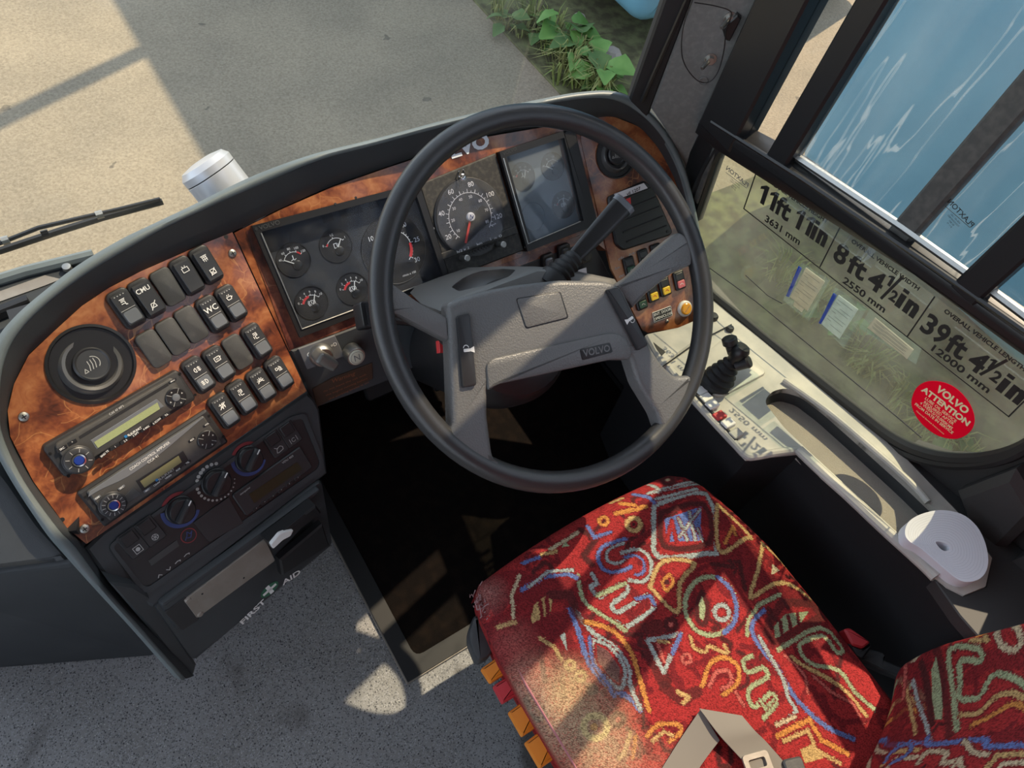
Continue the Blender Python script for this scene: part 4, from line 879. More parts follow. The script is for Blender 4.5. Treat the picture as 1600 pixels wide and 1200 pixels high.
hswitch(208, 849, 'lamp'); hswitch(235, 830, 'fan'); hswitch(431, 693, 'recirc'); hswitch(453, 678, 'demist')
k = MB(); k.prism(FH, FH.pp([(302, 816), (357, 776), (380, 817), (327, 847)], .002), .001, .0035, .0006); k.build('cover_plate', M_blk2, HP)
k = MB(); k.prism(FH, FH.pp([(232, 876), (276, 844), (280, 853), (237, 884)], .002), .001, .002); k.build('bar_display', M_lcdbar, HP)
for i, q in enumerate(((250, 900), (264, 889), (278, 878), (292, 867))):
    a, b = FH.p(*q, .002); k = MB(); k.line(FRW, [], .001, 0, 0) if False else None
    G = Fr(FH.w(a, b, .0012), FH.n, FRW.h); k.line(G, [(-.003, -.001 + (.002 if i else 0)), (0, .002 - (.004 if i else 0)), (.003, -.001 + (.002 if i else 0))] if i < 2 else [(-.004, 0), (0, .001), (.004, .0), (.003, -.0015)], .0010, 0, .0004); k.build('arrow_key', M_dimp, HP)
a, b = FH.p(295, 837, .002); G = Fr(FH.w(a, b, .0012), FH.n, FRW.h); k = MB(); k.arc(G, 0, 0, .0105, 0, 360, .0012, 0, .0004, 28); k.build('round_emblem', M_redarc, HP)
k = MB(); k.line(G, [(-.007, -.003), (-.002, .001), (.001, .006), (.003, .001), (.007, .003), (.001, -.004), (-.003, -.002)], .0011, 0, .0004); k.build('leaping_mark', M_bluearc, HP)
R3 = FH.rect((362, 773), (468, 699), (490, 728), (385, 808), .004)
RH = thing('heater_timer', 'small dark heater timer display in the heater panel', 'display', R3.w(0, -R3.H / 2, -.004))
k = MB(); k.rr(R3, 0, 0, R3.W, R3.H, .004, -.003, .001, .0015); k.build('casing', M_blk2, RH)
k = MB(); k.prism(R3, R3.pp([(389, 772), (464, 722), (472, 733), (397, 786)], .001), .0, .0015); k.build('display', M_lcd3, RH)
textpx(R3, (375, 773), (391, 761), 'eberspacher', .0014, M_dimp, RH, size=.004); textpx(R3, (441, 724), (458, 712), 'VDU 403', .0014, M_dimp, RH, size=.0045)
for q in ((401, 795), (414, 785), (427, 776), (440, 766), (452, 756), (466, 747)):
    x, y = q; btn(R3, [(x - 6, y + 1), (x + 4, y - 6), (x + 6, y - 2), (x - 4, y + 5)], .001, '^' if x != 452 else 'v', RH, M_black, M_dimp, .004)
# ---------------------------------------------------------------- first aid drawer
k = MB(); k.prism(FDR, FDR.pp([(172, 912), (210, 915), (250, 940), (275, 985), (308, 1040), (303, 1058), (285, 1048), (236, 986)], -.006), -.05, -.006, .004); k.build('corner_filler', M_dash, DASH)
DR = thing('first_aid_drawer', 'dark drawer lettered FIRST AID under the heater panel', 'drawer', FDR.P(400, 940, -.02))
k = MB(); k.prism(FDR, roundpoly(FDR.pp([(240, 948), (300, 905), (505, 750), (514, 800), (522, 852), (303, 1036), (290, 1020)]), .012), -.14, 0, .008, seg=2); k.build('drawer_front', M_dash, DR)
k = MB(); k.prism(FDR, roundpoly(FDR.pp([(250, 945), (414, 826), (500, 762), (506, 790), (420, 880), (276, 985)], .008), .006), -.002, .010, .006, seg=2); k.build('upper_lip', M_dash, DR)
k = MB(); k.prism(FDR, roundpoly(FDR.pp([(257, 957), (290, 932), (312, 968), (284, 986)], .011), .003), .008, .0115, .001); k.build('inset_face', M_blk2, DR)
k = MB(); k.prism(FDR, roundpoly(FDR.pp([(287, 938), (414, 842), (430, 876), (308, 966)], .012), .003), .009, .0125, .0008); al = k.build('metal_strip', M_alu, DR, 'worn bare metal strip')
for q in ((294, 938), (313, 960)):
    G = FDR.at(*q, .0125); k = MB(); k.lathe(G, 0, 0, [(.005, 0), (.0035, .0016), (0, .002)], 12); k.build('rivet', M_alu, al)
for q in ((316, 928), (381, 903)):
    G = FDR.at(*q, .0125); k = MB(); k.lathe(G, 0, 0, [(.0016, 0), (.0016, .0004), (0, .0004)], 8); k.build('hole', M_dial, al)
textpx(FDR, (377, 974), (414, 938), 'FIRST', .0004, M_print, DR, size=.016, bold=.02); textpx(FDR, (441, 912), (469, 893), 'AID', .0004, M_print, DR, size=.016, bold=.02)
G = FDR.at(421, 921); G = Fr(G.o, G.n, FDR.P(440, 905) - FDR.P(402, 940)); k = MB(); k.prism(G, circ(0, 0, .017, 28, .011), 0, .0006); em = k.build('green_oval', mat('first_aid_green', (.03, .13, .07), .5), DR)
k = MB(); k.rr(G, 0, 0, .007, .022, .001, .0006, .001); k.rr(G, 0, 0, .026, .005, .001, .0006, .001); k.build('white_cross', M_print, em)
BXH = thing('ticket_box', 'black box with a bright clip fixed to the first aid drawer', 'box', FDR.P(462, 860, .012))
k = MB(); k.prism(FDR, FDR.pp([(430, 868), (497, 812), (508, 846), (434, 893)], .012), .012, .026, .003); k.prism(FDR.off(.0), FDR.pp([(417, 845), (492, 788), (501, 800), (426, 858)], .030), .012, .034, .003); k.build('casing', M_black, BXH)
k = MB(); k.prism(FDR, FDR.pp([(440, 831), (476, 803), (480, 808), (444, 837)], .0345), .033, .0348); k.build('slot', M_dial, BXH)
k = MB(); k.prism(FDR, roundpoly(FDR.pp([(421, 849), (435, 832), (446, 828), (457, 826), (452, 836), (440, 842), (425, 856)], .035), .003), .033, .039, .001); k.build('clip', M_white, BXH)
# left cabinet by the entrance
FCB = Fr((-.214, .487, 0), nrm(0, -26))
CB = thing('entrance_cabinet', 'dark grey moulded cabinet beside the entrance steps', 'cabinet', (-.4, .62, 0))
def dn(F, px, py): return F.p(px, py)
p = FCB.pp([(-150, 915), (0, 897), (112, 882), (128, 886), (246, 1026), (0, 1046), (-150, 1055)]); k = MB(); k.prism(FCB, roundpoly([(x, max(0.0, y)) for x, y in p], .01), -.10, 0, .008, seg=2); k.build('lower_door', M_dash, CB)
FCU = Fr(FCB.P(50, 888), nrm(42, -26))
p = FCU.pp([(-150, 690), (-30, 712), (0, 735), (14, 752), (60, 820), (104, 868), (107, 878), (0, 892), (-150, 910)]); k = MB(); k.prism(FCU, roundpoly(p, .012), -.03, .004, .012, seg=2); k.build('upper_fairing', M_dash, CB)
k = MB(); k.prism(FCB, FCB.pp([(-150, 905), (0, 885), (110, 870), (250, 1010), (246, 1028), (-150, 1056)]), -.12, -.035); k.build('carcass', M_dial, CB)
# silver device on the dash top
CN = Fr(onz(352, 300, .73), nz((-.28, .52, .62)), (1, 0, .3)); k0 = thing('silver_canister', 'silver cylinder standing behind the hood rim', 'canister', onz(352, 300, .64))
k = MB(); k.lathe(CN, 0, 0, [(.040, -.08), (.040, .030), (.0395, .0305)], 40, True); k.build('drum', M_silver, k0)
k = MB(); k.lathe(CN, 0, 0, [(.0385, .0295), (.0385, .032)], 40, True); k.build('groove', M_dial, k0)
k = MB(); k.lathe(CN, 0, 0, [(.040, .032), (.040, .042), (.034, .050), (.018, .053), (0, .053)], 40); k.build('end_cap', M_silver, k0)
# ================================================================== instruments
k = MB(); k.plate(FI, FI.pp([(366, 364), (440, 327), (520, 292), (600, 264), (690, 234), (760, 214), (830, 202), (904, 190), (908, 221), (957, 384), (948, 392), (925, 374), (700, 457), (452, 549)], -.002), [FI.pp([(397, 357), (650, 291), (694, 434), (470, 520)], -.002), FI.pp([(781, 243), (876, 212), (912, 350), (823, 387)], -.002)], -.03, -.002); k.build('walnut_bezel', M_burl, DASH, 'burl walnut surround of the instruments')
k = MB(); k.prism(FI, FI.pp([(384, 362), (393, 356), (470, 526), (700, 444), (922, 362), (926, 370), (700, 456), (453, 546)], -.001), -.003, -.0008); k.build('faded_strip', M_burl2, DASH, 'faded strip below the clusters')
textpx(FI, (652, 254), (764, 219), 'VOLVO', -.0012, mat('badge_white', (.80, .84, .90), .35), DASH, 'maker_badge', size=.031, bold=.045)
def gauge(F, px, py, r, par, nums, na=90, red=None, sym=None, c=-.014, prm=M_print, label=None):
    a, b = F.p(px, py, c); G = Fr(F.w(a, b, c), F.n, F.h).rot(0)
    k = MB(); k.lathe(G, 0, 0, [(r, .0), (r, .0012), (r * .96, .0012), (r * .95, .0004), (0, .0004)], 36); gd = k.build('gauge', M_dial, par, label)
    k = MB(); R_ = r * .60; oy = -r * .15; t0, t1 = 155, 35
    k.arc(G, 0, oy, R_, t1, t0, .0008, 0, .0009, 16)
    for i, s_ in enumerate(nums):
        t = math.radians(t0 + (t1 - t0) * i / (len(nums) - 1)); k.line(G, [(R_ * math.cos(t), R_ * math.sin(t) + oy), (R_ * 1.14 * math.cos(t), R_ * 1.14 * math.sin(t) + oy)], .0008, .0004, .0009)
        k.text(G, R_ * 1.36 * math.cos(t), R_ * 1.36 * math.sin(t) + oy, s_, r * .19, .0005)
    if sym == 'temp': k.line(G, [(0, r * .02), (0, r * .25)], .0012, .0004, .0009); k.line(G, [(-r * .15, -r * .02), (-r * .05, r * .03), (r * .05, -r * .02), (r * .15, r * .03)], .0008, .0004, .0009)
    elif sym == 'fuel': k.line(G, [(-r * .12, -r * .12), (r * .06, -r * .12), (r * .06, r * .14), (-r * .12, r * .14), (-r * .12, -r * .12)], .0009, .0004, .0009); k.line(G, [(r * .06, .0), (r * .14, -r * .06), (r * .14, r * .1)], .0008, .0004, .0009)
    elif sym == 'brake': k.arc(G, 0, 0, r * .14, 0, 360, .0009, 0, .0009, 18); k.arc(G, 0, 0, r * .21, 130, 230, .0009, 0, .0009, 8); k.arc(G, 0, 0, r * .21, -50, 50, .0009, 0, .0009, 8); k.line(G, [(0, -r * .07), (0, r * .08)], .001, .0004, .0009)
    k.build('dial_print', prm, gd)
    if red: k = MB(); k.arc(G, 0, oy, R_ * (.92 if red[2] else 1.0), red[1], red[0], r * (.13 if red[2] else .09), 0, .001, 10); k.build('red_zone', M_redp, gd)
    t = math.radians(na); k = MB(); k.line(G, [(r * .02 * math.cos(t), r * .02 * math.sin(t) + oy * 1.6), (R_ * 1.0 * math.cos(t), R_ * math.sin(t) + oy)], .0013, .001, .002); k.build('needle', M_needle, gd)
    k = MB(); k.lathe(G, r * .12, oy - r * .2, [(r * .27, .0004), (r * .27, .0016), (r * .23, .0022), (0, .0024)], 22); k.build('needle_cap', M_black, gd)
    return gd
# left cluster
LC = thing('instrument_cluster', 'wide left instrument cluster with four small gauges and a rev counter', 'instrument', FI.P(545, 470, -.02))
o_ = FI.pp([(392, 353), (652, 286), (700, 436), (467, 527)]); i_ = FI.pp([(407, 362), (645, 297), (690, 432), (471, 514)])
k = MB(); k.plate(FI, o_, [i_], -.002, .008); k.build('frame', M_black, LC)
k = MB(); k.prism(FI, FI.pp([(404, 362), (650, 296), (694, 436), (470, 518)], -.014), -.02, -.014); k.build('backing_card', M_cardk, LC)
k = MB(); k.prism(FI, FI.pp([(406, 362), (646, 297), (691, 433), (471, 515)], .003), .002, .0035); k.build('glass', M_gcl, LC)
k = MB(); k.tube([FI.P(408, 364, .009), FI.P(472, 514, .009), FI.P(690, 433, .009)], .0011, 5); k.build('lit_edge_bead', M_steel, LC)  # sunlit inner edge of the frame, made as a pale steel bead
textpx(FI, (405, 357), (437, 347), 'VOLVO', .0085, M_blank, LC, size=.0085, bold=.01)
for q in ((400, 358), (696, 435), (524, 319), (556, 309)):
    G = FI.at(*q, .008); k = MB(); k.lathe(G, 0, 0, [(.0022, 0), (.0018, .0008), (0, .0009)], 10); k.build('screw', M_blk2, LC)
for q in (((500, 336), (518, 331), (522, 344), (506, 349)), ((528, 328), (562, 318), (568, 331), (535, 341)), ((575, 314), (588, 310), (593, 323), (580, 327))):
    k = MB(); k.prism(FI, FI.pp(q, -.013), -.0142, -.0132, .0003); k.build('tell_tale_window', M_dial, LC)
gauge(FI, 459, 406, .0262, LC, ['40', '60', '80', '100', '120'], 152, (60, 36, 0), 'temp', label='coolant temperature gauge')
gauge(FI, 525, 384, .0262, LC, ['0', '1/2', '1'], 50, (155, 140, 0), 'fuel', label='fuel gauge')
gauge(FI, 487, 473, .0262, LC, ['0', '2', '4', '6', '8', '10'], 60, (155, 95, 1), 'brake', label='air pressure gauge at the bottom left')
gauge(FI, 551, 451, .0262, LC, ['0', '2', '4', '6', '8', '10'], 66, (155, 95, 1), 'brake', label='air pressure gauge beside the steering wheel')
a, b = FI.p(616, 390, -.0135); G = Fr(FI.w(a, b, -.0135), FI.n, FI.h); k = MB(); k.lathe(G, 0, 0, [(.0555, 0), (.0555, .0012), (.0545, .0004), (0, .0004)], 56); rv = k.build('gauge', M_dial, LC, 'rev counter partly hidden by the wheel rim')
k = MB(); k.arc(G, 0, 0, .0300, -50, 250, .0011, 0, .0009, 48)
for i in range(31): t = math.radians(230 - 9 * i); l = .0345 if i % 5 == 0 else .0325; k.line(G, [(.0300 * math.cos(t), .0300 * math.sin(t)), (l * math.cos(t), l * math.sin(t))], .0011 if i % 5 == 0 else .0007, .0004, .0009)
for i, s_ in enumerate(['0', '5', '10', '15', '20', '25', '30']): t = math.radians(230 - 45 * i); k.text(G, .0425 * math.cos(t), .0425 * math.sin(t), s_, .0105, .0006, 0, .006)
k.text(G, .012, -.045, 'r/min x 100', .0052, .0006); k.build('dial_print', M_print, rv)
k = MB(); k.arc(G, 0, 0, .0295, -40, 5, .0050, 0, .001, 14); k.build('red_zone', M_redp, rv); k = MB(); k.arc(G, 0, 0, .0290, 50, 72, .0030, 0, .001, 8); k.build('green_zone', M_greenp, rv)
k = MB(); k.line(G, [(0, 0), (-.018, -.022)], .0018, .001, .002); k.build('needle', M_needle, rv); k = MB(); k.lathe(G, 0, 0, [(.007, .0004), (.006, .003), (0, .0034)], 20); k.build('needle_cap', M_black, rv)
# tachograph
TG = thing('tachograph', 'square black tachograph speedometer with red needle', 'speedometer', FI.P(750, 415, -.02))
k = MB(); k.prism(FI, FI.pp([(655, 288), (775, 239), (819, 391), (702, 436)], .004), -.02, .004, .002); k.build('casing', M_tacho, TG)
a, b = FI.p(734, 339, .006); G = Fr(FI.w(a, b, .004), FI.n, FI.h); RS = .0645
def chord(R_, cut): return [(R_ * math.cos(t), R_ * math.sin(t)) for t in np.linspace(math.radians(-90 + cut), math.radians(270 - cut), 44)]
k = MB(); k.prism(G, chord(RS, 42), 0, .0035, .0015); k.build('dial_rim', M_blk2, TG)
k = MB(); k.prism(G, chord(RS * .965, 42), .0034, .0040); dl = k.build('dial', M_cardk, TG)
k = MB(); k.arc(G, 0, 0, .0395, -42, 222, .0010, 0, .0044, 48)
for i in range(27): t = math.radians(216 - 252 * i / 26); l = .0450 if i % 2 == 0 else .0425; k.line(G, [(.0395 * math.cos(t), .0395 * math.sin(t)), (l * math.cos(t), l * math.sin(t))], .0011 if i % 4 == 0 else .0008, .004, .0044)
for i, s_ in enumerate(['20', '40', '60', '80', '100', '120']): t = math.radians(202 - 43.5 * i); k.text(G, .0525 * math.cos(t), .0525 * math.sin(t), s_, .0112, .0042, 0, .005)
for i, s_ in enumerate(['10', '20', '30', '40', '50', '60', '70', '80']): t = math.radians(208 - 34 * i); k.text(G, .0325 * math.cos(t), .0325 * math.sin(t), s_, .0068, .0042, 0, .004)
k.text(G, .039, -.024, 'km/h', .0045, .0042); k.build('dial_print', M_print, dl)
t = math.radians(240); k = MB(); k.line(G, [(0, 0), (.043 * math.cos(t), .043 * math.sin(t))], .0036, .005, .0062); k.build('needle', M_needr, TG)
k = MB(); k.lathe(G, 0, 0, [(.0075, .004), (.0072, .0075), (.006, .0085), (0, .0088)], 24); hb = k.build('hub', M_white, TG); k = MB(); k.line(G, [(-.004, -.003), (-.001, .0035), (.001, -.003), (.004, .001), (-.002, -.004), (-.004, -.003)], .0011, .0088, .009); k.build('hub_mark', M_bluearc, hb)
k = MB(); k.prism(G, chord(RS * .97, 42), .0095, .0105); k.build('glass', M_gspeed, TG)
k = MB(); k.prism(FI, FI.pp([(689, 396), (806, 353), (810, 364), (692, 406)], .0065), .003, .0075, .001); k.build('lower_bar', M_tacho, TG)
k = MB(); k.prism(FI, [tuple(p_) for p_ in FI.pp([(729, 398), (772, 381), (768, 391), (750, 399), (733, 401)], .0065)], .004, .0072); kc = k.build('counter_window', M_blank, TG)
k = MB()
for i in range(8):
    a1, b1 = FI.p(731 + 4.7 * i, 398 - 1.9 * i, .0073); k.rr(FI, a1, b1, .0035, .0052, .0005, .007, .0077)
k.build('counter_digits', M_black, kc)
textpx(FI, (714, 394), (733, 387), 'h/2 x 2', .0078, M_print, TG, size=.006); textpx(FI, (745, 382), (753, 379), 'km', .0078, M_print, TG, size=.006); textpx(FI, (766, 374), (784, 368), '1 x 0', .0078, M_print, TG, size=.006)
for q in ((726, 398), (782, 377)):
    G2 = FI.at(q[0] - 5, q[1] + 5, .004); k = MB(); k.lathe(G2, 0, 0, [(.0045, 0), (.0045, .017), (.0055, .0175), (.0055, .023), (.0045, .024), (0, .024)], 16); k.build('setting_knob', M_steel, TG)
G2 = FI.at(721, 278, .004); k = MB(); k.lathe(G2, 0, 0, [(.0065, 0), (.0062, .006), (.0045, .007), (0, .007)], 18); k.build('lock', M_chrome, TG)
k = MB(); k.tube([FI.P(721 + 4.5 * math.cos(t), 271 + 7.5 * math.sin(t), .008 + .006 * math.sin(t)) for t in np.linspace(0, 2 * math.pi, 20)[:-1]], .0012, 6, True); k.build('key_ring', M_chrome, TG)
for q in ((677, 357), (699, 430), (821, 386)):
    G2 = FI.at(*q, .004); k = MB(); k.lathe(G2, 0, 0, [(.0025, 0), (.002, .0012), (0, .0013)], 10); k.build('screw', M_steel, TG)
# right cluster
RC = thing('auxiliary_gauge_cluster', 'right cluster with hazy glass over three small gauges', 'instrument', FI.P(850, 370, -.02))
o_ = FI.pp([(776, 238), (875, 206), (921, 354), (820, 393)]); i_ = FI.pp([(787, 246), (877, 216), (907, 345), (825, 381)])
k = MB(); k.plate(FI, o_, [i_], -.002, .010); k.build('frame', M_black, RC)
k = MB(); k.prism(FI, FI.pp([(782, 246), (884, 212), (914, 350), (824, 386)], -.014), -.02, -.014); k.build('backing_card', M_hazecard, RC)
k = MB(); k.prism(FI, FI.pp([(786, 245), (879, 214), (909, 347), (825, 383)], .003), .002, .0035); k.build('glass', M_ghz, RC)
k = MB(); k.tube([FI.P(787, 247, .0105), FI.P(825, 381, .0105), FI.P(907, 346, .0105)], .0011, 5); k.build('lit_edge_bead', M_steel, RC)  # steel bead again stands in for the lit frame edge
k = MB(); k.prism(FI, FI.pp([(876, 206), (896, 200), (938, 372), (921, 356)], .0), -.004, .006, .003); k.build('side_cheek', M_black, RC)
textpx(FI, (786, 241), (807, 232), 'VOLVO', .0104, M_blank, RC, size=.0085, bold=.01)
gauge(FI, 817, 276, .0245, RC, ['8', '10', '12', '14', '16'], 62, (155, 140, 0), 'temp', label='upper left gauge of the hazy cluster')
gauge(FI, 863, 260, .0245, RC, ['40', '80', '120', '150'], 152, None, 'temp', label='upper right gauge of the hazy cluster')
gauge(FI, 880, 320, .0245, RC, ['0', '4', '8', '10'], 84, (155, 140, 0), 'brake', label='lower right gauge of the hazy cluster')
G = FI.at(833, 338, -.013); k = MB(); k.lathe(G, 0, 0, [(.0245, 0), (.0245, .0012), (.0235, .0003), (0, .0003)], 36); k.build('blanking_disc', M_hazecard, RC)
# ---------------------------------------------------------------- lower fascia with light switch
k = MB(); k.prism(FLO, FLO.pp([(455, 549), (700, 458), (926, 374), (960, 440), (900, 470), (700, 545), (620, 592), (492, 640)]), -.03, -.002, .003); k.build('lower_fascia', M_dash, DASH)
k = MB(); k.prism(FLO, FLO.pp([(488, 608), (520, 590), (582, 567), (583, 592), (495, 636)], 0), -.002, 0.0, .0008); wp_ = k.build('notice_plate', M_brownpl, DASH, 'brown notice plate'); textpx(FLO, (519, 596), (555, 583), 'Warning', .0004, mat('faded_orange_print', (.22, .075, .03), .6), wp_, size=.010, shear=.2)
for i in range(3): textpx(FLO, (505 + 4 * i, 612 + 6 * i), (572 + 2 * i, 585 + 6 * i), ('do not leave the cab with', 'the engine running before', 'the parking brake is on')[i], .0004, MATS['faded_orange_print'], wp_, size=.0048)
k = MB(); k.prism(FLO, FLO.pp([(466, 545), (523, 524), (538, 556), (480, 577)], 0), -.002, .001, .0006); lp = k.build('lamp_switch_plate', mat('plate_grey', (.14, .145, .155), .5), DASH)
textpx(FLO, (480, 556), (489, 552), 'O', .0012, M_print, lp, size=.012); textpx(FLO, (495, 544), (505, 538), 'P=', .0012, M_print, lp, size=.011); textpx(FLO, (517, 541), (526, 537), '=D', .0012, M_print, lp, size=.009)
LS = thing('lamp_switch', 'grey rotary headlamp switch knob on the lower fascia', 'knob', FLO.P(506, 560))
G = FLO.at(500, 553, 0); k = MB(); k.lathe(G, 0, 0, [(.019, 0), (.019, .006), (.017, .012), (.015, .014), (0, .014)], 32); k.build('skirt', M_steel, LS)
G3 = G.rot(-52); k = MB(); k.prism(G3, roundpoly([(-.018, -.010), (.020, -.0085), (.020, .0085), (-.018, .010)], .006), .010, .034, .005, seg=3); k.build('grip', mat('knob_grey', (.17, .165, .15), .35, .3), LS)
NK = thing('push_button', 'ivory push button marked N beside the headlamp switch', 'button', FLO.P(556, 545))
G = FLO.at(549, 549, 0); k = MB(); k.lathe(G, 0, 0, [(.0155, 0), (.0155, .018), (.0145, .021), (.0125, .021)], 32); k.build('collar', M_steel, NK)
k = MB(); k.lathe(G, 0, 0, [(.0128, .018), (.0125, .0225), (.011, .0235), (0, .0235)], 32); cp = k.build('cap', M_ivory, NK); k = MB(); k.line(G, [(-.004, -.005), (-.004, .005), (.004, -.005), (.004, .005)], .0013, .0235, .0239); k.arc(G, 0, 0, .0105, 0, 360, .0006, 0, .0239, 28); k.build('letter_mark', M_greyink, cp)
for px, py, m_ in ((857, 411, M_lens), (882, 396, M_switch), (916, 398, M_switch)):
    a, b = FLO.p(px, py, .004); k = MB(); k.rr(FLO, a, b, .026, .034, .005, -.002, .006, .002); bs = k.build('fascia_switch', M_black, DASH); k = MB(); k.rr(FLO, a, b, .016, .022, .004, .005, .010, .002); k.build('rocker', m_, bs)
MB().prism(FLO, FLO.pp([(888, 428), (916, 418), (917, 427), (889, 437)], .004), .003, .0042).build('paper_label', M_label, None, 'small white paper label below the lever boot', cat='label')
# ---------------------------------------------------------------- right walnut panel
RP = thing('side_switch_panel', 'walnut panel right of the wheel with warning switches', 'switch panel', FR.P(1030, 420))
o_ = FR.pp([(907, 190), (935, 182), (959, 182), (1001, 199), (1029, 231), (1050, 269), (1060, 297), (1072, 350), (1084, 410), (1098, 500), (1085, 508), (1012, 520), (1004, 516), (955, 420), (908, 222)])
ra, rb_ = FR.p(962, 243); k = MB(); k.plate(FR, o_, [circ(ra, rb_, .040, 36)], -.006, 0); k.build('walnut_board', M_burl, RP)
vent(FR, ra, rb_, .040, 'air_vent', 'round black ball air vent in the right walnut panel')
k = MB(); k.prism(FR, roundpoly(FR.pp([(950, 308), (1008, 282), (1020, 290), (1052, 362), (1048, 368), (974, 392), (962, 382)], .006), .006), 0, .006, .003); fc = k.build('fuse_cover', M_black, RP, 'ribbed black fuse cover')
for i in range(5):
    x0, y0 = 957 + 5.5 * i, 318 + 15 * i; k = MB(); k.tube([FR.P(x0, y0, .006), FR.P(x0 + 62, y0 - 25, .006)], .0022, 6); k.build('rib', M_blk2, fc)
G = FR.at(1043, 362, .006); k = MB(); k.lathe(G, 0, 0, [(.003, 0), (.003, .001), (0, .001)], 10); k.build('screw', M_dial, fc)
pl_ = MB().prism(FR, FR.pp([(960, 303), (1006, 286), (1012, 294), (963, 312)], .008), .0065, .0082).build('paper_label', M_label, None, 'white paper label reading yil 1207 on the fuse cover', cat='label')
textpx(FR, (979, 304), (1001, 294), 'yil 1207', .0084, M_ink, pl_, size=.0085, bold=.01)
k = MB(); k.prism(FR, FR.pp([(975, 309), (985, 306), (986, 320), (980, 322)], .007), .0062, .0072); k.build('red_sticker', M_redp, fc)
def rsw(px, py, w, h, lens, mk=None):
    a, b = FR.p(px, py, .004); G = Fr(FR.w(a, b, 0), FR.n, FR.P(1060, 445) - FR.P(1000, 470)); k = MB(); k.rr(G, 0, 0, w, h, .003, 0, .006, .002); bs = k.build('panel_switch', M_black, RP)
    k = MB(); k.rr(G, 0, -h * .20, w * .70, h * .38, .002, .005, .009, .001); k.build('lens', lens, bs); k = MB(); k.rr(G, 0, h * .22, w * .70, h * .36, .002, .005, .0075, .001); k.build('rocker', M_switch, bs)
    k = MB(); k.line(G, [(-w * .16, -h * .2), (0, -h * .14), (w * .16, -h * .24)], .001, .009, .0093); k.build('symbol', mk or M_redp, bs)
dkg = mat('dark_green_lens', (.02, .06, .035), .3)
for q in ((984, 416, .024, .036, dkg, M_dimp), (1006, 403, .022, .034, dkg, M_dimp), (1026, 393, .022, .030, dkg, M_dimp), (1002, 470, .024, .036, dkg, M_dimp), (1020, 457, .024, .038, M_yellow), (1039, 448, .024, .038, M_yellow), (1062, 438, .024, .038, M_pinkl, M_print)): rsw(*q)
for i, q in enumerate(((966, 405), (960, 420), (967, 432), (982, 398), (992, 394))):
    textpx(FR, q, (q[0] + 9, q[1] - 3), ('cle', 'luv', 'on', 'an', 'off')[i], .0004, M_dimp, RP, size=.008, shear=.3)
DB = thing('door_button', 'amber round door button in a white collar', 'button', FR.P(1070, 482)); G = FR.at(1069, 482, 0)
k = MB(); k.lathe(G, 0, 0, [(.0165, 0), (.0165, .004), (.014, .006), (.0115, .006)], 32); k.build('collar', M_white, DB); k = MB(); k.lathe(G, 0, 0, [(.0120, .003), (.0118, .009), (.010, .0105), (0, .011)], 28); cp = k.build('cap', M_amber, DB); k = MB(); k.line(G, [(-.006, -.006), (.006, .006)], .0008, .0105, .0112); k.build('slot', M_greyink, cp)
DP = FR.rect((1020, 489), (1048, 479), (1050, 492), (1023, 503), .002); dpt = thing('door_notice', 'black plate lettered ENT. DOOR OPEN/CLOSE', 'sign', DP.w(0, -DP.H / 2, 0))
k = MB(); k.rr(DP, 0, 0, DP.W + .002, DP.H + .002, .001, -.002, 0); k.build('border', M_print, dpt); k = MB(); k.rr(DP, 0, 0, DP.W, DP.H, .0006, -.001, .0004); k.build('plate', M_ink, dpt)
k = MB(); k.text(DP, 0, DP.H * .23, 'ENT. DOOR', DP.H * .42, .0006, 0, .015); k.text(DP, 0, -DP.H * .24, 'OPEN/CLOSE', DP.H * .42, .0006, 0, .015); k.build('lettering', M_print, dpt)
screwhead(FR, 1042, 502, RP, .004)
# ================================================================== steering wheel and column
SWH = thing('steering_wheel', 'large black four-spoke steering wheel with horn pads', 'steering wheel', FW.w(0, 0, -.03))
RM, rm = .2495, .0152
def ring(n=96, m=18):
    rows = []
    for j in range(m + 1):
        t = 2 * math.pi * j / m; rows.append([FW.w((RM + rm * math.cos(t)) * math.cos(a), (RM + rm * math.cos(t)) * math.sin(a), rm * .95 * math.sin(t)) for a in np.linspace(0, 2 * math.pi, n, endpoint=False)])
    return rows
MB().grid(ring(), True).build('rim', M_rimw, SWH, 'smooth black rim')
HC = .012
def wprism(pts, c0, c1, bev, m, name, par=SWH, r=.006, seg=2, label=None):
    k = MB(); P_ = FW.pp(pts, c1)
    k.prism(FW, roundpoly(P_, r) if r else P_, c0, c1, bev, seg=seg); return k.build(name, m, par, label)
hub = [(700, 476), (706, 470), (728, 462), (768, 452), (805, 445), (875, 437), (945, 438), (966, 444), (976, 455), (1016, 540), (1036, 570), (1056, 588), (1084, 586), (1070, 648), (1036, 672), (1028, 647), (998, 598), (985, 556), (972, 549), (955, 552), (775, 592), (763, 604), (763, 650), (771, 712), (784, 734), (716, 718), (692, 682), (708, 668), (704, 560)]
wprism(hub, -.014, HC, .008, M_wheel, 'hub_pad', r=.008, seg=3)
wprism([(760, 570), (770, 560), (950, 520), (968, 521), (982, 532), (990, 552), (984, 562), (955, 562), (777, 601), (764, 612)], .0, HC + .004, .004, M_wheel, 'lower_ridge', r=.008)
wprism([(806, 466), (876, 455), (889, 497), (822, 514)], HC - .004, HC + .0006, .0006, M_black, 'pad_joint', r=.004)
wprism([(808, 467), (875, 456.5), (887, 496), (823, 512)], HC - .004, HC + .0022, .0012, M_wheel, 'centre_pad', r=.004)
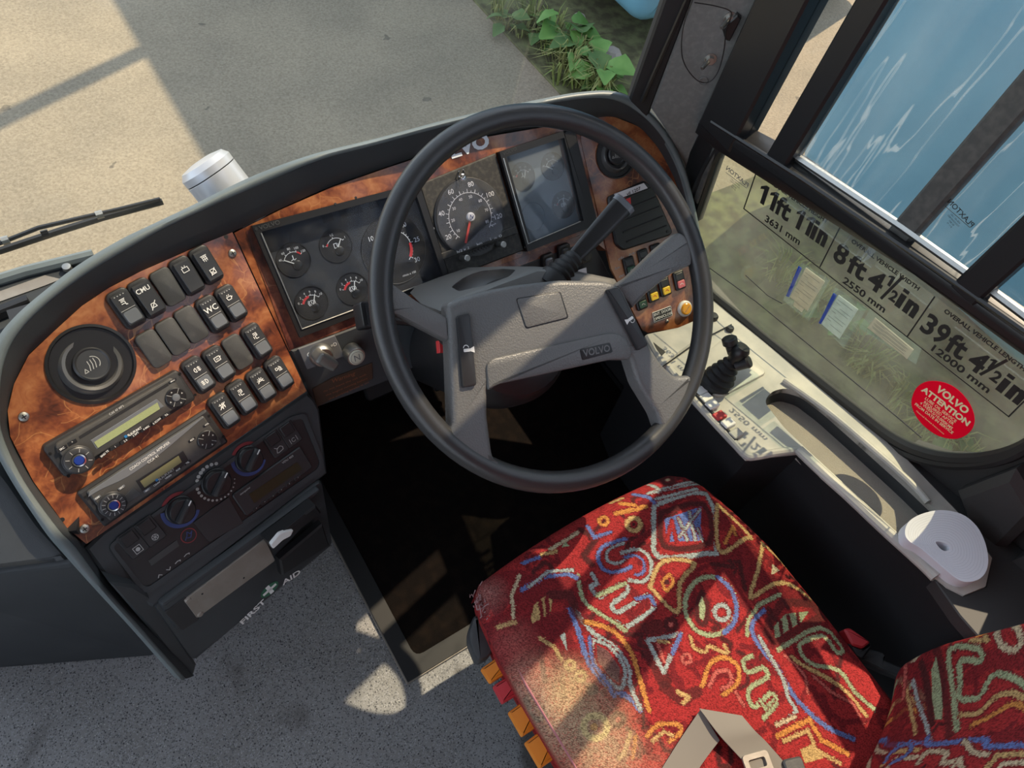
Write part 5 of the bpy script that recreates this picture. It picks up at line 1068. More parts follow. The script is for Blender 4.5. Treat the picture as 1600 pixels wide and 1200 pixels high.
def horn(pts, icp, rot):
    h_ = wprism(pts, HC - .004, HC + .0055, .0025, M_blk2, 'horn_button', r=.004)
    G = FW.at(*icp, HC + .0057).rot(rot); k = MB(); k.rr(G, .002, .0, .009, .004, .001, 0, .0004); k.prism(G, [(-.002, -.0015), (-.002, .0015), (-.008, .004), (-.008, -.004)], 0, .0004); k.arc(G, .003, -.003, .0035, 180, 360, .0009, 0, .0004, 8); k.build('horn_symbol', M_print, h_)
horn([(714, 494), (735, 489), (746, 602), (723, 606)], (732, 547), 165); horn([(948, 452), (968, 449), (1014, 539), (998, 548)], (984, 499), 10)
wprism([(906, 546), (953, 535), (958, 550), (910, 563)], HC, HC + .0048, .0006, M_black, 'badge_recess', r=.0025)
textpx(FW, (911, 553), (953, 544), 'VOLVO', HC + .0052, M_wheel, SWH, 'badge_letters', size=.013, bold=.03)
def spoke(P_, m=M_wheel, c1=.006, c0=-.012):
    wprism(P_, c0, c1, .006, m, 'spoke', r=.004)
spoke([(598, 432), (625, 450), (662, 476), (704, 497), (706, 536), (660, 512), (622, 492), (602, 492)])
spoke([(962, 446), (985, 432), (1030, 388), (1062, 362), (1084, 372), (1082, 414), (1050, 428), (1010, 460), (990, 482)])
CO_ = thing('steering_column', 'dark steering column cowl behind the wheel hub', 'steering column', FW.w(0, 0, -.3))
k = MB(); P0 = FW.pp([(688, 486), (702, 470), (760, 446), (832, 420), (884, 420), (960, 436), (980, 465), (950, 500), (800, 520), (712, 512)], -.06)
ca = np.mean(P0, 0); rows = []
for c_, s_, dy in ((-.045, .86, 0), (-.05, .95, 0), (-.06, 1.0, 0), (-.14, .95, .02), (-.26, .72, .05)): rows.append([FW.w(ca[0] + (x - ca[0]) * s_, ca[1] + (y - ca[1]) * s_ + dy, c_) for x, y in P0])
k.grid(rows, True); n_ = len(P0); k.f.append(tuple(range(n_))); k.build('cowl', mat('cowl_plastic', (.13, .13, .125), .5, bump=(500, .1)), CO_)
k = MB(); G = Fr(FW.w(-.05, -.03, -.03), FW.n, FW.h); k.lathe(G, 0, 0, [(.06, -.025), (.085, -.035), (.10, -.06), (.105, -.10), (.10, -.14), (.06, -.42)], 40); k.build('column_tube', M_black, CO_)
G = FW.at(687, 543, -.075); k = MB(); k.prism(G, [(-.007, -.006), (.006, -.010), (-.002, .010)], 0, .012, .001); k.build('hazard_button', M_redp, CO_)
STK = thing('indicator_stalk', 'black indicator stalk with square end left of the wheel', 'stalk', FW.P(640, 500, -.06))
k = MB(); k.tube([FW.P(716, 512, -.062), FW.P(650, 503, -.060), FW.P(580, 496, -.058)], .0065, 8); k.build('arm', M_black, STK)
k = MB(); G = Fr(FW.P(571, 493, -.058), nz(FW.n + .2 * FW.h), FW.h).rot(-14); k.rr(G, 0, 0, .020, .034, .004, -.012, .012, .003, seg=2); k.build('end_block', M_black, STK)
k = MB(); k.rr(G, -.002, 0, .004, .026, .001, .011, .013); k.build('end_stripe', M_blk2, STK)
# hand lever on the right of the column
LV = thing('hand_lever', 'long black hand lever on a ribbed rubber boot right of the column', 'lever', FW.P(872, 428, -.06))
pA, pB = FW.P(868, 434, -.055), FW.P(972, 322, -.035); dv = nz(pB - pA); FLV = Fr(pA, dv, np.cross(dv, nz(CAM - pA)))
ll = np.linalg.norm(pB - pA)
k = MB(); k.lathe(FLV, 0, 0, [(.022, -.02), (.023, .0), (.018, .005), (.021, .010), (.0165, .015), (.019, .020), (.015, .025), (.0175, .030), (.0135, .035), (.015, .040), (.012, .045)], 24); k.build('boot', M_rubber, LV)
k = MB(); hexp = roundpoly([(-.0175, -.007), (-.012, .010), (.012, .010), (.0175, -.007), (.011, -.0115), (-.011, -.0115)], .002, 2)
rows = [[FLV.w(x * s_, y * s_, c_) for x, y in hexp] for c_, s_ in ((.035, .62), (.06, .74), (.10, .88), (ll - .01, 1.0), (ll - .002, .98))]
k.grid(rows, True); k.f.append(tuple((len(rows) - 1) * len(hexp) + i for i in range(len(hexp)))); k.build('grip', M_black, LV, smooth=30)
k = MB(); k.prism(Fr(FLV.w(0, .001, ll - .004), FLV.n, FLV.h), [(x * 1.08, y * 1.08) for x, y in hexp], 0, .011, .002); k.build('end_cap', M_lens, LV)
k = MB(); k.rr(Fr(FLV.w(0, .0088, ll * .60), np.cross(FLV.n, FLV.h), FLV.n), 0, 0, .05, .004, .001, -.001, .0004); k.build('symbols', M_dimp, LV)
# ================================================================== right hand console
CS = thing('side_console', 'pale worn plastic side console under the side window', 'console', (.9, .1, 0))
co = FC.pp([(1012, 522), (1060, 512), (1100, 495), (1092, 448), (1110, 458), (1200, 536), (1300, 614), (1400, 700), (1450, 752), (1502, 806), (1550, 872), (1540, 916), (1506, 930), (1480, 917), (1450, 890), (1380, 827), (1327, 777), (1287, 742), (1252, 704), (1213, 708), (1168, 714), (1143, 688), (1087, 628), (1045, 575)])
tr = roundpoly(FC.pp([(1194, 628), (1205, 612), (1226, 606), (1254, 614), (1290, 641), (1350, 694), (1415, 752), (1478, 812), (1536, 880), (1522, 912), (1492, 915), (1450, 876), (1400, 830), (1330, 766), (1262, 703), (1225, 668)]), .012)
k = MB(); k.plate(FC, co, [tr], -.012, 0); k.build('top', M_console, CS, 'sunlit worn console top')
# tray walls and floor
n_ = len(tr); ctr = np.mean(np.array(tr), 0)
k = MB(); rows = [[FC.w(x, y, 0) for x, y in tr], [FC.w(x, y, -.012) for x, y in tr], [FC.w(*inset(tr, .004)[i], -.032) for i in range(n_)]]; k.grid(rows, True); k.build('tray_wall', M_dash, CS)
k = MB(); k.prism(FC, [(x, y) for x, y in tr], -.040, -.032); k.build('tray_floor', M_tray, CS, 'ribbed grey matting in the tray')
k = MB(); k.prism(FC, FC.pp([(1405, 702), (1500, 770), (1610, 870), (1680, 1060), (1560, 1030), (1500, 962), (1460, 905), (1480, 917), (1506, 930), (1540, 916), (1550, 872), (1502, 806), (1450, 752)], -.004), -.03, -.004, .002); k.build('rear_trim', M_wall, CS)
# raised edges
def edge(pts, r, c, m, name):
    k = MB(); k.tube([FC.P(*q, c) for q in spline(pts, 4)], r, 10); k.build(name, m, CS)
edge([(1045, 575), (1087, 628), (1143, 688), (1165, 711), (1180, 713), (1213, 707), (1248, 703)], .007, -.004, M_console, 'rolled_edge')
edge([(1248, 703), (1287, 740), (1327, 776), (1380, 826), (1440, 880), (1462, 902)], .009, .000, M_console, 'tray_lip')
edge([(1225, 594), (1290, 640), (1350, 690), (1420, 752), (1450, 785)], .006, .004, M_console, 'outer_lip')
# side face down to the floor
sd = [(1012, 522), (1045, 577), (1087, 630), (1143, 690), (1168, 716), (1213, 710), (1252, 707), (1287, 745), (1327, 780), (1380, 830), (1450, 893), (1513, 965), (1600, 1060)]
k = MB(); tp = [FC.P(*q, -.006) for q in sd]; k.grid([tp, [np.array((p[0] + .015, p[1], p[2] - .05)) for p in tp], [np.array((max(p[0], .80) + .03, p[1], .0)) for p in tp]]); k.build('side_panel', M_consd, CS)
# front block under the walnut panel
k = MB(); k.prism(FC, FC.pp([(1008, 523), (1012, 520), (1085, 508), (1100, 500), (1112, 512), (1085, 535), (1035, 572)], .006), -.10, .006, .004); k.build('front_block', M_console, CS)
k = MB(); k.prism(FC, FC.pp([(1021, 535), (1040, 550), (1034, 556), (1026, 545)], .0065), .004, .0068); k.build('slot', M_dial, CS)
k = MB(); k.tube([FC.P(1035, 573, .003), FC.P(1085, 537, .003), FC.P(1143, 507, .003)], .0012, 5); k.build('seam', M_dial, CS)
for q, r, m_ in (((1140, 516), .0075, M_switch), ((1113, 497), .011, M_black)):
    G = FC.at(*q, .0); k = MB(); k.lathe(G, 0, 0, [(r, 0), (r, .006), (r * .8, .009), (0, .0095)], 20); k.build('stud', m_, CS)
JS = thing('park_brake_lever', 'small black lever with rubber bellows on the console', 'lever', FC.P(1130, 600))
k = MB(); k.prism(FC, roundpoly(FC.pp([(1078, 570), (1130, 528), (1140, 528), (1196, 576), (1196, 583), (1130, 618), (1118, 618), (1080, 585)], .006), .008), 0, .006, .003, seg=2); k.build('base_plate', M_console, JS)
G = FC.at(1120, 596, .006); ax = nz(np.array((.30, .10, .95))); GJ = Fr(G.o, ax, (1, 0, -.3))
k = MB(); k.lathe(GJ, 0, 0, [(.031, -.012), (.032, .0), (.026, .006), (.029, .012), (.022, .018), (.025, .024), (.018, .030), (.021, .036), (.014, .042), (.016, .048), (.010, .054)], 28); k.build('bellows', M_rubber, JS)
k = MB(); k.lathe(GJ, 0, 0, [(.011, .050), (.012, .060), (.016, .066), (.0165, .082), (.013, .088), (0, .089)], 24); k.build('knob', M_black, JS)
GK = Fr(GJ.w(-.004, .014, .072), nz(ax + np.array((-.5, .9, .2))), (1, 0, 0)); k = MB(); k.lathe(GK, 0, 0, [(.009, -.01), (.010, .006), (.0135, .010), (.0135, .020), (.011, .022), (0, .0222)], 22); k.build('side_knob', M_blk2, JS)
GK = Fr(GJ.w(.002, -.016, .060), nz(ax + np.array((.3, -.6, .0))), (1, 0, 0)); k = MB(); k.lathe(GK, 0, 0, [(.010, -.01), (.011, .008), (.012, .012), (.010, .016), (0, .0165)], 22); k.build('lock_collar', M_blk2, JS)
for i, (q, m_) in enumerate((((1096, 609), M_white), ((1104, 620), M_white), ((1113, 632), M_white), ((1125, 648), M_redpl), ((1138, 661), M_white), ((1151, 676), M_console))):
    a, b = FC.p(*q, .006); G = Fr(FC.w(a, b, 0), FC.n, FC.P(1150, 640) - FC.P(1120, 655)); k = MB(); k.rr(G, 0, 0, .022, .0165, .0015, -.002, .009 if i in (2, 4) else .006, .0012); k.build('console_button', m_, CS, ('cream console button', 'cream console button', 'raised cream console button', 'red console button', 'raised cream console button', 'worn grey console button')[i])
edge([(1083, 612), (1110, 643), (1150, 688)], .004, .001, M_black, 'button_rail')
# paper roll in the tray
RO = thing('paper_roll', 'white roll of till paper lying at the end of the tray', 'paper roll', FC.P(1480, 860, -.045))
FRO = Fr(FC.P(1480, 855, .03), nz((-.12, .10, .99)), (1, 0, 0))
rp = [tuple(p) for p in spline(FRO.pp([(1414, 832), (1420, 815), (1440, 803), (1470, 797), (1502, 803), (1526, 822), (1540, 850), (1544, 880), (1536, 900), (1517, 909), (1496, 905), (1470, 884), (1440, 858), (1420, 845)]), 4, True)]
hp = [tuple(p) for p in spline(FRO.pp([(1462, 847), (1472, 847), (1482, 852), (1484, 858), (1477, 861), (1469, 857)]), 3, True)]
k = MB(); k.plate(FRO, rp, [hp], -.026, 0); k.build('coil', M_paper, RO)
cc = np.mean(np.array(hp), 0)
k = MB()
for i in range(1, 13):
    s_ = i / 13.5; loop = [FRO.w(*(np.array(p) * s_ + np.array(hp[j * len(hp) // len(rp)]) * (1 - s_)), .0001) for j, p in enumerate(rp)]
    k.tube(loop, .00012, 4, True)
k.build('layer_lines', mat('paper_edge_grey', (.50, .51, .56), .8), RO)
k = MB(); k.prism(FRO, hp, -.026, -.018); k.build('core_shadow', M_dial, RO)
# ================================================================== stickers on the lower pane
DS = thing('dimension_sticker', 'black lettered strip giving vehicle height, width and length', 'sticker', FG.P(1370, 490, .004))
cG = .0042
k = MB(); w_ = .0022
k.line(FG, [FG.p(1162, 326, cG), FG.p(1576, 651, cG)], w_, .0036, cG); 
for A, B_ in (((1184, 262), (1162, 326)), ((1313, 354), (1281, 417)), ((1460, 464), (1418, 525)), ((1600, 627), (1576, 651))): k.line(FG, [FG.p(*A, cG), FG.p(*B_, cG)], w_, .0036, cG)
k.build('border_lines', M_ink, DS)
def st(pa, pb, txt, size, bold=.028, m=M_ink, par=DS): return textpx(FG, pa, pb, txt, cG, m, par, size=size, bold=bold)
SZ = .052
_m = MB().text(FG, 0, 0, '4', SZ, cG, 0, .02); _y = (np.array(_m.v) - FG.o) @ FG.u; Y0, Y1 = _y.min(), _y.max()
def st2(pa, pb, txt, size, bold):
    A, B_ = np.array(FG.p(*pa, cG)), np.array(FG.p(*pb, cG)); d = B_ - A; w = np.linalg.norm(d); F_ = Fr(FG.w(*((A + B_) / 2), 0), FG.n, d[0] * FG.h + d[1] * FG.u); y0, H_ = Y0 * size / SZ, (Y1 - Y0) * size / SZ
    if txt == '1': k = MB(); k.prism(F_, [(-w * .02, y0), (w * .5, y0), (w * .5, y0 + H_), (w * .10, y0 + H_), (-w * .5, y0 + H_ * .80), (-w * .5, y0 + H_ * .66), (-w * .02, y0 + H_ * .76)], .0036, cG); return k.build('lettering', M_ink, DS)
    if txt == 'in':
        k = MB(); x0, x1 = -w * .5, -w * .22; k.prism(F_, [(x0, y0), (x1, y0), (x1, y0 + H_ * .72), (x0, y0 + H_ * .72)], .0036, cG); k.build('lettering', M_ink, DS); k = MB(); k.prism(F_, [(x0, y0 + H_ * .82), (x1, y0 + H_ * .82), (x1, y0 + H_), (x0, y0 + H_)], .0036, cG); k.build('lettering', M_ink, DS)
        q = [(-w * .10, 0), (w * .5, 0)]; v0 = -w * .10; v1 = w * .5; t_ = w * .26; k = MB(); k.prism(F_, [(v0, y0), (v0 + t_, y0), (v0 + t_, y0 + H_ * .72), (v0, y0 + H_ * .72)], .0036, cG); k.prism(F_, [(v1 - t_, y0), (v1, y0), (v1, y0 + H_ * .52), (v1 - t_ * .3, y0 + H_ * .70), (v1 - t_ * .9, y0 + H_ * .735), (v0 + t_ * .8, y0 + H_ * .66), (v0 + t_ * .8, y0 + H_ * .46), (v1 - t_ * 1.1, y0 + H_ * .55), (v1 - t_, y0 + H_ * .46)], .0036, cG); return k.build('lettering', M_ink, DS)
    return textpx(FG, pa, pb, txt, cG, M_ink, DS, size=size, bold=bold)
for A, B_, tx in (((1186, 301), (1197, 309), '1'), ((1201, 311), (1212, 319), '1'), ((1213, 319), (1235, 335), 'ft'), ((1242, 340), (1253, 348), '1'), ((1257, 350), (1268, 358), '1'), ((1269, 359), (1292, 375), 'in'),
                  ((1305, 392), (1323, 405), '8'), ((1326, 410), (1353, 428), 'ft'), ((1358, 433), (1379, 448), '4'), ((1404, 465), (1434, 487), 'in'),
                  ((1443, 503), (1460, 515), '3'), ((1462, 517), (1479, 530), '9'), ((1481, 533), (1509, 552), 'ft'), ((1516, 559), (1538, 575), '4'), ((1564, 597), (1600, 623), 'in')): st2(A, B_, tx, SZ, .03)
for A, B_, tx in (((1386, 436), (1394, 442), '1'), ((1391, 460), (1401, 467), '2'), ((1544, 566), (1552, 572), '1'), ((1550, 585), (1562, 594), '2')): st2(A, B_, tx, .028, .035)
st((1196, 341), (1250, 379), '3631 mm', .019, .025); st((1199, 281), (1293, 347), 'OVERALL VEHICLE HEIGHT', .0105, .035)
st((1318, 437), (1383, 485), '2550 mm', .019, .025); st((1331, 376), (1436, 452), 'OVERALL VEHICLE WIDTH', .0105, .035)
st((1457, 543), (1546, 611), '12000 mm', .019, .025); st((1476, 485), (1602, 578), 'OVERALL VEHICLE LENGTH', .0105, .035)
k = MB(); k.line(FG, [FG.p(1377, 466, cG), FG.p(1409, 434, cG)], .0045, .0036, cG); k.build('fraction_bar', M_ink, DS); k = MB(); k.line(FG, [FG.p(1532, 585, cG), FG.p(1573, 563, cG)], .0045, .0036, cG); k.build('fraction_bar', M_ink, DS)
# red round service sticker
RSK = thing('service_sticker', 'round red ATTENTION service sticker on the side window', 'sticker', FG.P(1474, 640, .004))
k = MB(); k.prism(FG, FG.pp([tuple(p) for p in spline([(1424, 628), (1432, 606), (1450, 596), (1475, 598), (1496, 609), (1513, 628), (1522, 650), (1520, 668), (1508, 681), (1490, 686), (1466, 681), (1444, 666), (1430, 648)], 4, True)], .004), .0032, .004); k.build('disc', M_redst, RSK)
for A, B_, tx, sz, bo in (((1464, 606), (1512, 644), 'VOLVO', .020, .04), ((1441, 607), (1514, 663), 'ATTENTION', .0165, .045), ((1446, 622), (1494, 659), 'LUBE OIL SERVICE', .0085, .012), ((1444, 628), (1490, 663), 'REQUIRED AFTER', .0085, .012), ((1438, 629), (1488, 670), '4 WEEKS/10,000KMS', .0085, .012), ((1430, 631), (1489, 677), 'FROM DATE IN SERVICE', .0085, .02), ((1432, 642), (1475, 678), 'National Service Instructions', .005, .0)):
    textpx(FG, A, B_, tx, .0042, M_yelt, RSK, size=sz, bold=bo)
def z3(x, y): return (1200 + .15 * x, 380 + .15 * y)
def wallet(outer, paper, blue, label, pm, extra=None):
    t_ = thing('document_wallet', label, 'document', FG.P(*z3(*outer[3]), .006), 'papers on the side window')
    if blue: k = MB(); k.prism(FG, FG.pp([z3(*q) for q in blue], .006), .005, .0062); k.build('blue_edge', M_bluecard, t_)
    k = MB(); k.prism(FG, FG.pp([z3(*q) for q in paper], .006), .005, .0064); pa = k.build('paper', pm, t_)
    A, B_, C_, D2 = (np.array(FG.p(*z3(*q), .0066)) for q in paper); k = MB()
    for i in range(9):
        t = .12 + .09 * i; p0 = A * (1 - t) + D2 * t; p1 = B_ * (1 - t) + C_ * t; u0, u1 = ((.06, .85) if i % 3 == 0 else (.08, .3) if i % 3 == 1 else (.35, .9)); k.line(FG, [tuple(p0 * (1 - u0) + p1 * u0), tuple(p0 * (1 - u1) + p1 * u1)], .0006, .0064, .0066)
    k.build('print_lines', M_greyink, pa)
    if extra: k = MB(); k.prism(FG, FG.pp([z3(*q) for q in extra], .0068), .0064, .0068); k.build('stub', M_pc, pa)
    k = MB(); k.prism(FG, FG.pp([z3(*q) for q in outer], .008), .0076, .0082); k.build('sleeve', M_wallet, t_)
wallet([(350, 205), (640, 385), (430, 815), (155, 595)], [(395, 255), (590, 400), (410, 705), (230, 560)], [(318, 240), (350, 262), (218, 562), (188, 550)], 'clear wallet with faded pinkish paper, nearest the wheel', M_pc, [(275, 600), (380, 680), (350, 720), (262, 650)])
wallet([(700, 460), (1030, 680), (790, 1090), (530, 830)], [(735, 540), (938, 690), (742, 995), (555, 840)], [(680, 520), (716, 545), (552, 842), (528, 832)], 'clear wallet with white paper and blue edge', M_pw)
wallet([(1060, 690), (1600, 1100), (1540, 1260), (950, 880)], [(1115, 775), (1515, 1110), (1450, 1205), (1035, 880)], None, 'long cream paper slip in a clear sleeve', M_pc)
# ================================================================== floor mat
FM = Fr((0, 0, 0), (0, 0, 1), (1, 0, 0))
MT = thing('footwell_mat', 'dark brown footwell carpet with rubber border', 'mat', (.45, .5, 0))
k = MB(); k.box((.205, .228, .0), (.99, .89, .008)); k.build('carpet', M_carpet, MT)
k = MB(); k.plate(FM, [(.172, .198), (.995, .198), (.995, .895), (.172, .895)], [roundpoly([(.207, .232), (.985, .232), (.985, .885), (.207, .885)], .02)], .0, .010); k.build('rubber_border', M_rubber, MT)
k = MB(); k.tube([(.171, .60, .004), (.171, .197, .004), (.5, .197, .004)], .0028, 6); k.build('metal_edging', M_alu, MT)
# pedals deep in the footwell
for x, lb in ((.40, 'brake'), (.56, 'accelerator')):
    F_ = Fr((x, .80, .14), nrm(40, 0)); t_ = thing('pedal', 'dark %s pedal deep in the footwell' % lb, 'pedal', (x, .86, .008)); k = MB(); k.rr(F_, 0, 0, .07, .11 if x < .5 else .20, .01, 0, .012, .004); k.build('tread', M_rubber, t_); k = MB(); k.tube([F_.w(0, 0, -.002), (x, .9, .008)], .01, 8); k.build('arm', M_black, t_)
# ================================================================== driver's seat
SEAT = thing('driver_seat', 'coach driver seat in red patterned moquette with orange levers', 'seat', (.5, -.05, 0))
ZC = .44
RED, DRK, MAR = (.36, .032, .033), (.085, .022, .022), (.19, .020, .024)
LB, BL, YE, OR, GR, PK, CR = (.36, .42, .40), (.12, .18, .41), (.53, .36, .15), (.58, .25, .065), (.34, .40, .23), (.52, .13, .105), (.54, .45, .29)
def Zs(pts, s=.425, ox=720, oy=700): return [(ox + s * x, oy + s * y) for x, y in pts]
def ringp(cx_, cy_, r, r2=None, n=20): return [(cx_ + r * math.cos(2 * math.pi * i / n), cy_ + (r2 or r) * math.sin(2 * math.pi * i / n)) for i in range(n + 1)]
CUSH = [  # (points in the photo crop, width, colour); width None fills the outline
 ([(600, 20), (760, 60), (1000, 130), (1250, 420), (1100, 300), (900, 260)], 60, MAR), ([(940, 420), (1060, 380), (1040, 560), (960, 470)], 60, MAR), ([(1080, 480), (1300, 560), (1330, 700)], 70, MAR),
 ([(80, 520), (200, 500), (260, 520), (260, 640), (160, 660)], 90, MAR), ([(280, 530), (420, 520), (420, 640), (300, 660)], 70, MAR), ([(160, 760), (330, 700), (380, 760)], 90, MAR), ([(640, 680), (720, 660), (690, 760), (740, 860)], 40, DRK), ([(740, 880), (800, 930), (860, 900)], 30, DRK),
 ([(930, 440), (1020, 420), (1040, 520)], 14, DRK), ([(920, 430), (1000, 440), (960, 380)], 14, DRK), ([(440, 300), (500, 330), (450, 400), (480, 430)], 16, DRK), ([(600, 690), (660, 690), (650, 730), (700, 740)], 12, DRK),
 ([(710, 212), (905, 165), (938, 370), (905, 390), (725, 405), (708, 320), (710, 212)], 15, LB), ([(735, 240), (892, 205), (912, 350), (745, 365), (735, 240)], 16, DRK), ([(748, 262), (885, 215), (880, 290), (893, 343), (755, 348)], None, BL), ([(755, 345), (775, 270), (790, 345)], 10, RED), ([(800, 260), (830, 340)], 9, LB), ([(840, 235), (860, 340)], 9, LB), ([(880, 225), (800, 330)], 7, LB), ([(870, 300), (885, 340)], 9, LB),
 ([(690, 165), (890, 122)], 10, LB), ([(715, 188), (870, 148)], 9, LB), ([(735, 150), (860, 118)], 8, LB), ([(700, 125), (735, 155)], 12, LB), ([(640, 165), (690, 180), (712, 200)], 12, BL), ([(570, 240), (640, 225), (680, 215)], 14, OR), ([(590, 200), (640, 210)], 12, OR),
 (ringp(765, 112, 18), 14, DRK), (ringp(765, 112, 7), None, CR), (ringp(635, 282, 24), 15, YE), (ringp(635, 282, 6), None, DRK), (ringp(525, 268, 16), 10, OR), ([(465, 285), (490, 330), (550, 310)], 10, BL),
 ([(605, 335), (565, 348), (520, 365), (503, 400), (515, 440), (550, 460), (595, 452), (622, 440)], 11, BL), ([(598, 352), (560, 365), (535, 385), (540, 420), (580, 425), (610, 405)], 8, LB), ([(590, 388), (650, 375), (692, 410), (695, 465), (665, 495), (615, 490)], 11, LB), ([(600, 405), (640, 398), (668, 420), (668, 460), (640, 470)], 8, BL),
 ([(480, 465), (497, 500), (475, 512), (505, 552), (540, 530), (600, 500), (606, 535), (552, 580), (570, 607), (605, 592), (682, 545), (705, 580), (690, 605), (600, 665), (575, 645)], 12, LB), ([(500, 545), (600, 502)], 12, GR), ([(430, 470), (445, 555), (490, 600), (545, 635), (600, 675)], 11, GR), ([(640, 560), (690, 548), (706, 580)], 11, BL),
 ([(690, 515), (738, 420), (855, 428), (800, 500), (788, 612), (690, 515)], 12, YE), ([(735, 500), (760, 470), (775, 500), (750, 530), (735, 500)], 9, OR), (ringp(752, 498, 10), None, DRK),
 (ringp(912, 585, 95, 108, 28), 13, GR), ([(940, 480), (985, 520), (1005, 580), (1000, 640), (960, 685)], 13, BL), ([(880, 535), (900, 590), (890, 650), (865, 640), (862, 580), (880, 535)], 14, DRK), ([(880, 548), (893, 590), (885, 640), (870, 630), (868, 580)], None, GR), (ringp(952, 610, 27), 12, LB),
 ([(945, 205), (1062, 318), (1040, 335), (955, 388), (938, 300), (945, 205)], 12, YE), ([(970, 350), (1000, 290), (1010, 320)], 10, OR), ([(1112, 345), (1090, 450), (1060, 552), (1150, 500), (1220, 505), (1295, 552)], 12, YE), ([(1112, 345), (1160, 385), (1235, 445)], 12, YE), ([(1145, 425), (1172, 450), (1140, 468)], None, CR),
 ([(1170, 540), (1090, 580), (1050, 640), (1045, 690)], 12, GR), ([(1110, 600), (1070, 640), (1066, 690), (1110, 760), (1150, 800), (1190, 870), (1230, 930), (1330, 1020), (1440, 1070)], 13, BL), ([(1090, 700), (1130, 770), (1180, 860), (1195, 920), (1225, 970), (1180, 1010)], 11, LB), ([(1130, 640), (1180, 570), (1300, 570), (1330, 620), (1160, 720), (1120, 690), (1130, 640)], 26, DRK), ([(1145, 660), (1190, 612), (1280, 600), (1250, 640), (1150, 705)], None, GR), ([(1170, 640), (1175, 690)], 6, DRK), ([(1200, 620), (1210, 670)], 6, DRK), ([(1235, 610), (1240, 650)], 6, DRK),
 ([(1160, 745), (1320, 660), (1402, 735), (1382, 752), (1330, 692), (1245, 722), (1255, 770), (1300, 800), (1390, 820), (1450, 900), (1520, 960)], 12, GR), ([(1185, 765), (1225, 800), (1260, 840), (1270, 900)], 8, PK), ([(1210, 770), (1250, 800), (1340, 845), (1420, 900), (1490, 985)], 12, YE), ([(1290, 840), (1360, 900), (1440, 940), (1480, 1010)], 8, PK),
 ([(215, 470), (188, 540), (195, 640)], 10, CR), ([(140, 655), (200, 640)], 12, YE), ([(225, 522), (300, 475), (390, 462), (425, 480)], 13, BL), ([(250, 510), (320, 455), (410, 450)], 9, LB), ([(300, 600), (330, 540), (400, 540), (420, 600)], 26, DRK), ([(258, 625), (270, 575), (310, 545), (335, 560), (330, 610), (262, 645)], None, YE), ([(290, 560), (300, 630)], 6, MAR), ([(315, 550), (322, 620)], 6, MAR),
 ([(400, 595), (430, 675), (465, 785), (535, 875), (620, 925), (652, 962)], 14, BL), ([(425, 605), (480, 680), (560, 735), (612, 810), (615, 870), (655, 960)], 12, LB), ([(455, 640), (555, 675), (620, 755), (652, 855), (685, 965)], 13, OR), ([(410, 590), (440, 640)], 20, DRK), ([(480, 705), (545, 735), (598, 815), (585, 885), (540, 858), (485, 790), (480, 705)], 10, LB), ([(495, 725), (540, 750), (582, 815), (575, 865), (545, 845), (500, 785)], None, (.17, .08, .075)), ([(470, 700), (480, 790), (545, 880), (560, 915)], 10, BL), ([(385, 780), (440, 820), (520, 930), (600, 990)], 10, PK),
 ([(350, 680), (385, 660), (400, 720), (385, 770), (360, 730), (350, 680)], 10, MAR), ([(362, 690), (382, 680), (390, 750)], None, LB), ([(290, 700), (340, 730), (370, 780)], 10, YE), (ringp(400, 800, 16), 10, YE), (ringp(438, 840, 16), 10, YE),
 ([(680, 712), (800, 690), (737, 828), (680, 712)], 12, LB), ([(800, 690), (770, 760)], 11, BL), ([(715, 720), (740, 790)], 8, PK), ([(720, 715), (755, 720)], 8, YE), (ringp(765, 655, 20), 12, DRK), (ringp(765, 655, 9), None, PK), (ringp(820, 780, 16), 9, PK), (ringp(575, 1000, 20), 12, DRK), (ringp(575, 1000, 10), None, PK), (ringp(480, 890, 14), 9, DRK),
 ([(835, 700), (850, 740), (890, 755), (905, 735), (970, 760), (960, 730)], 10, YE), ([(880, 880), (905, 800), (960, 775), (1010, 810), (1005, 870), (955, 910)], 12, OR), ([(905, 880), (930, 830), (975, 825), (985, 865), (950, 890)], 10, PK), ([(790, 900), (830, 920), (810, 940)], 12, YE), ([(1000, 900), (1030, 950)], 9, PK),
 ([(1062, 768), (1028, 790), (1048, 830), (1100, 810), (1120, 845), (1060, 880), (1048, 925), (1075, 955), (1130, 905), (1152, 940), (1105, 995)], 12, GR), ([(1090, 930), (1110, 960), (1140, 930)], 9, GR),
 ([(1155, 1060), (1275, 1000), (1320, 1075), (1420, 1125)], 13, OR), ([(1180, 1080), (1270, 1040), (1300, 1110), (1390, 1160)], 11, YE), ([(1240, 1110), (1285, 1090), (1330, 1140), (1260, 1160)], None, YE), ([(1150, 1020), (1220, 990)], 10, CR), ([(680, 1060), (720, 1020), (790, 1020), (800, 1050), (760, 1080)], 11, OR), ([(700, 1080), (740, 1045), (770, 1060)], 9, YE), ([(620, 1050), (600, 1120), (580, 1140)], 11, YE), ([(640, 1060), (630, 1140)], 9, OR),
 ([(330, 370), (400, 330), (430, 310)], 10, CR), ([(385, 345), (400, 360), (370, 365)], None, GR), ([(230, 420), (290, 400)], 11, BL), ([(300, 390), (350, 380)], 10, YE), ([(560, 190), (600, 175)], 9, YE), ([(870, 420), (1000, 400)], 8, MAR), ([(1060, 250), (1080, 285)], 8, LB), ([(1200, 470), (1260, 480)], 8, DRK), ([(1400, 1010), (1500, 1000)], 8, MAR)]
def segdist(P, A, B_):
    d = B_ - A; t = np.clip(((P - A) @ d) / max(d @ d, 1e-12), 0, 1); return np.linalg.norm(P - A - t[:, None] * d, axis=1)
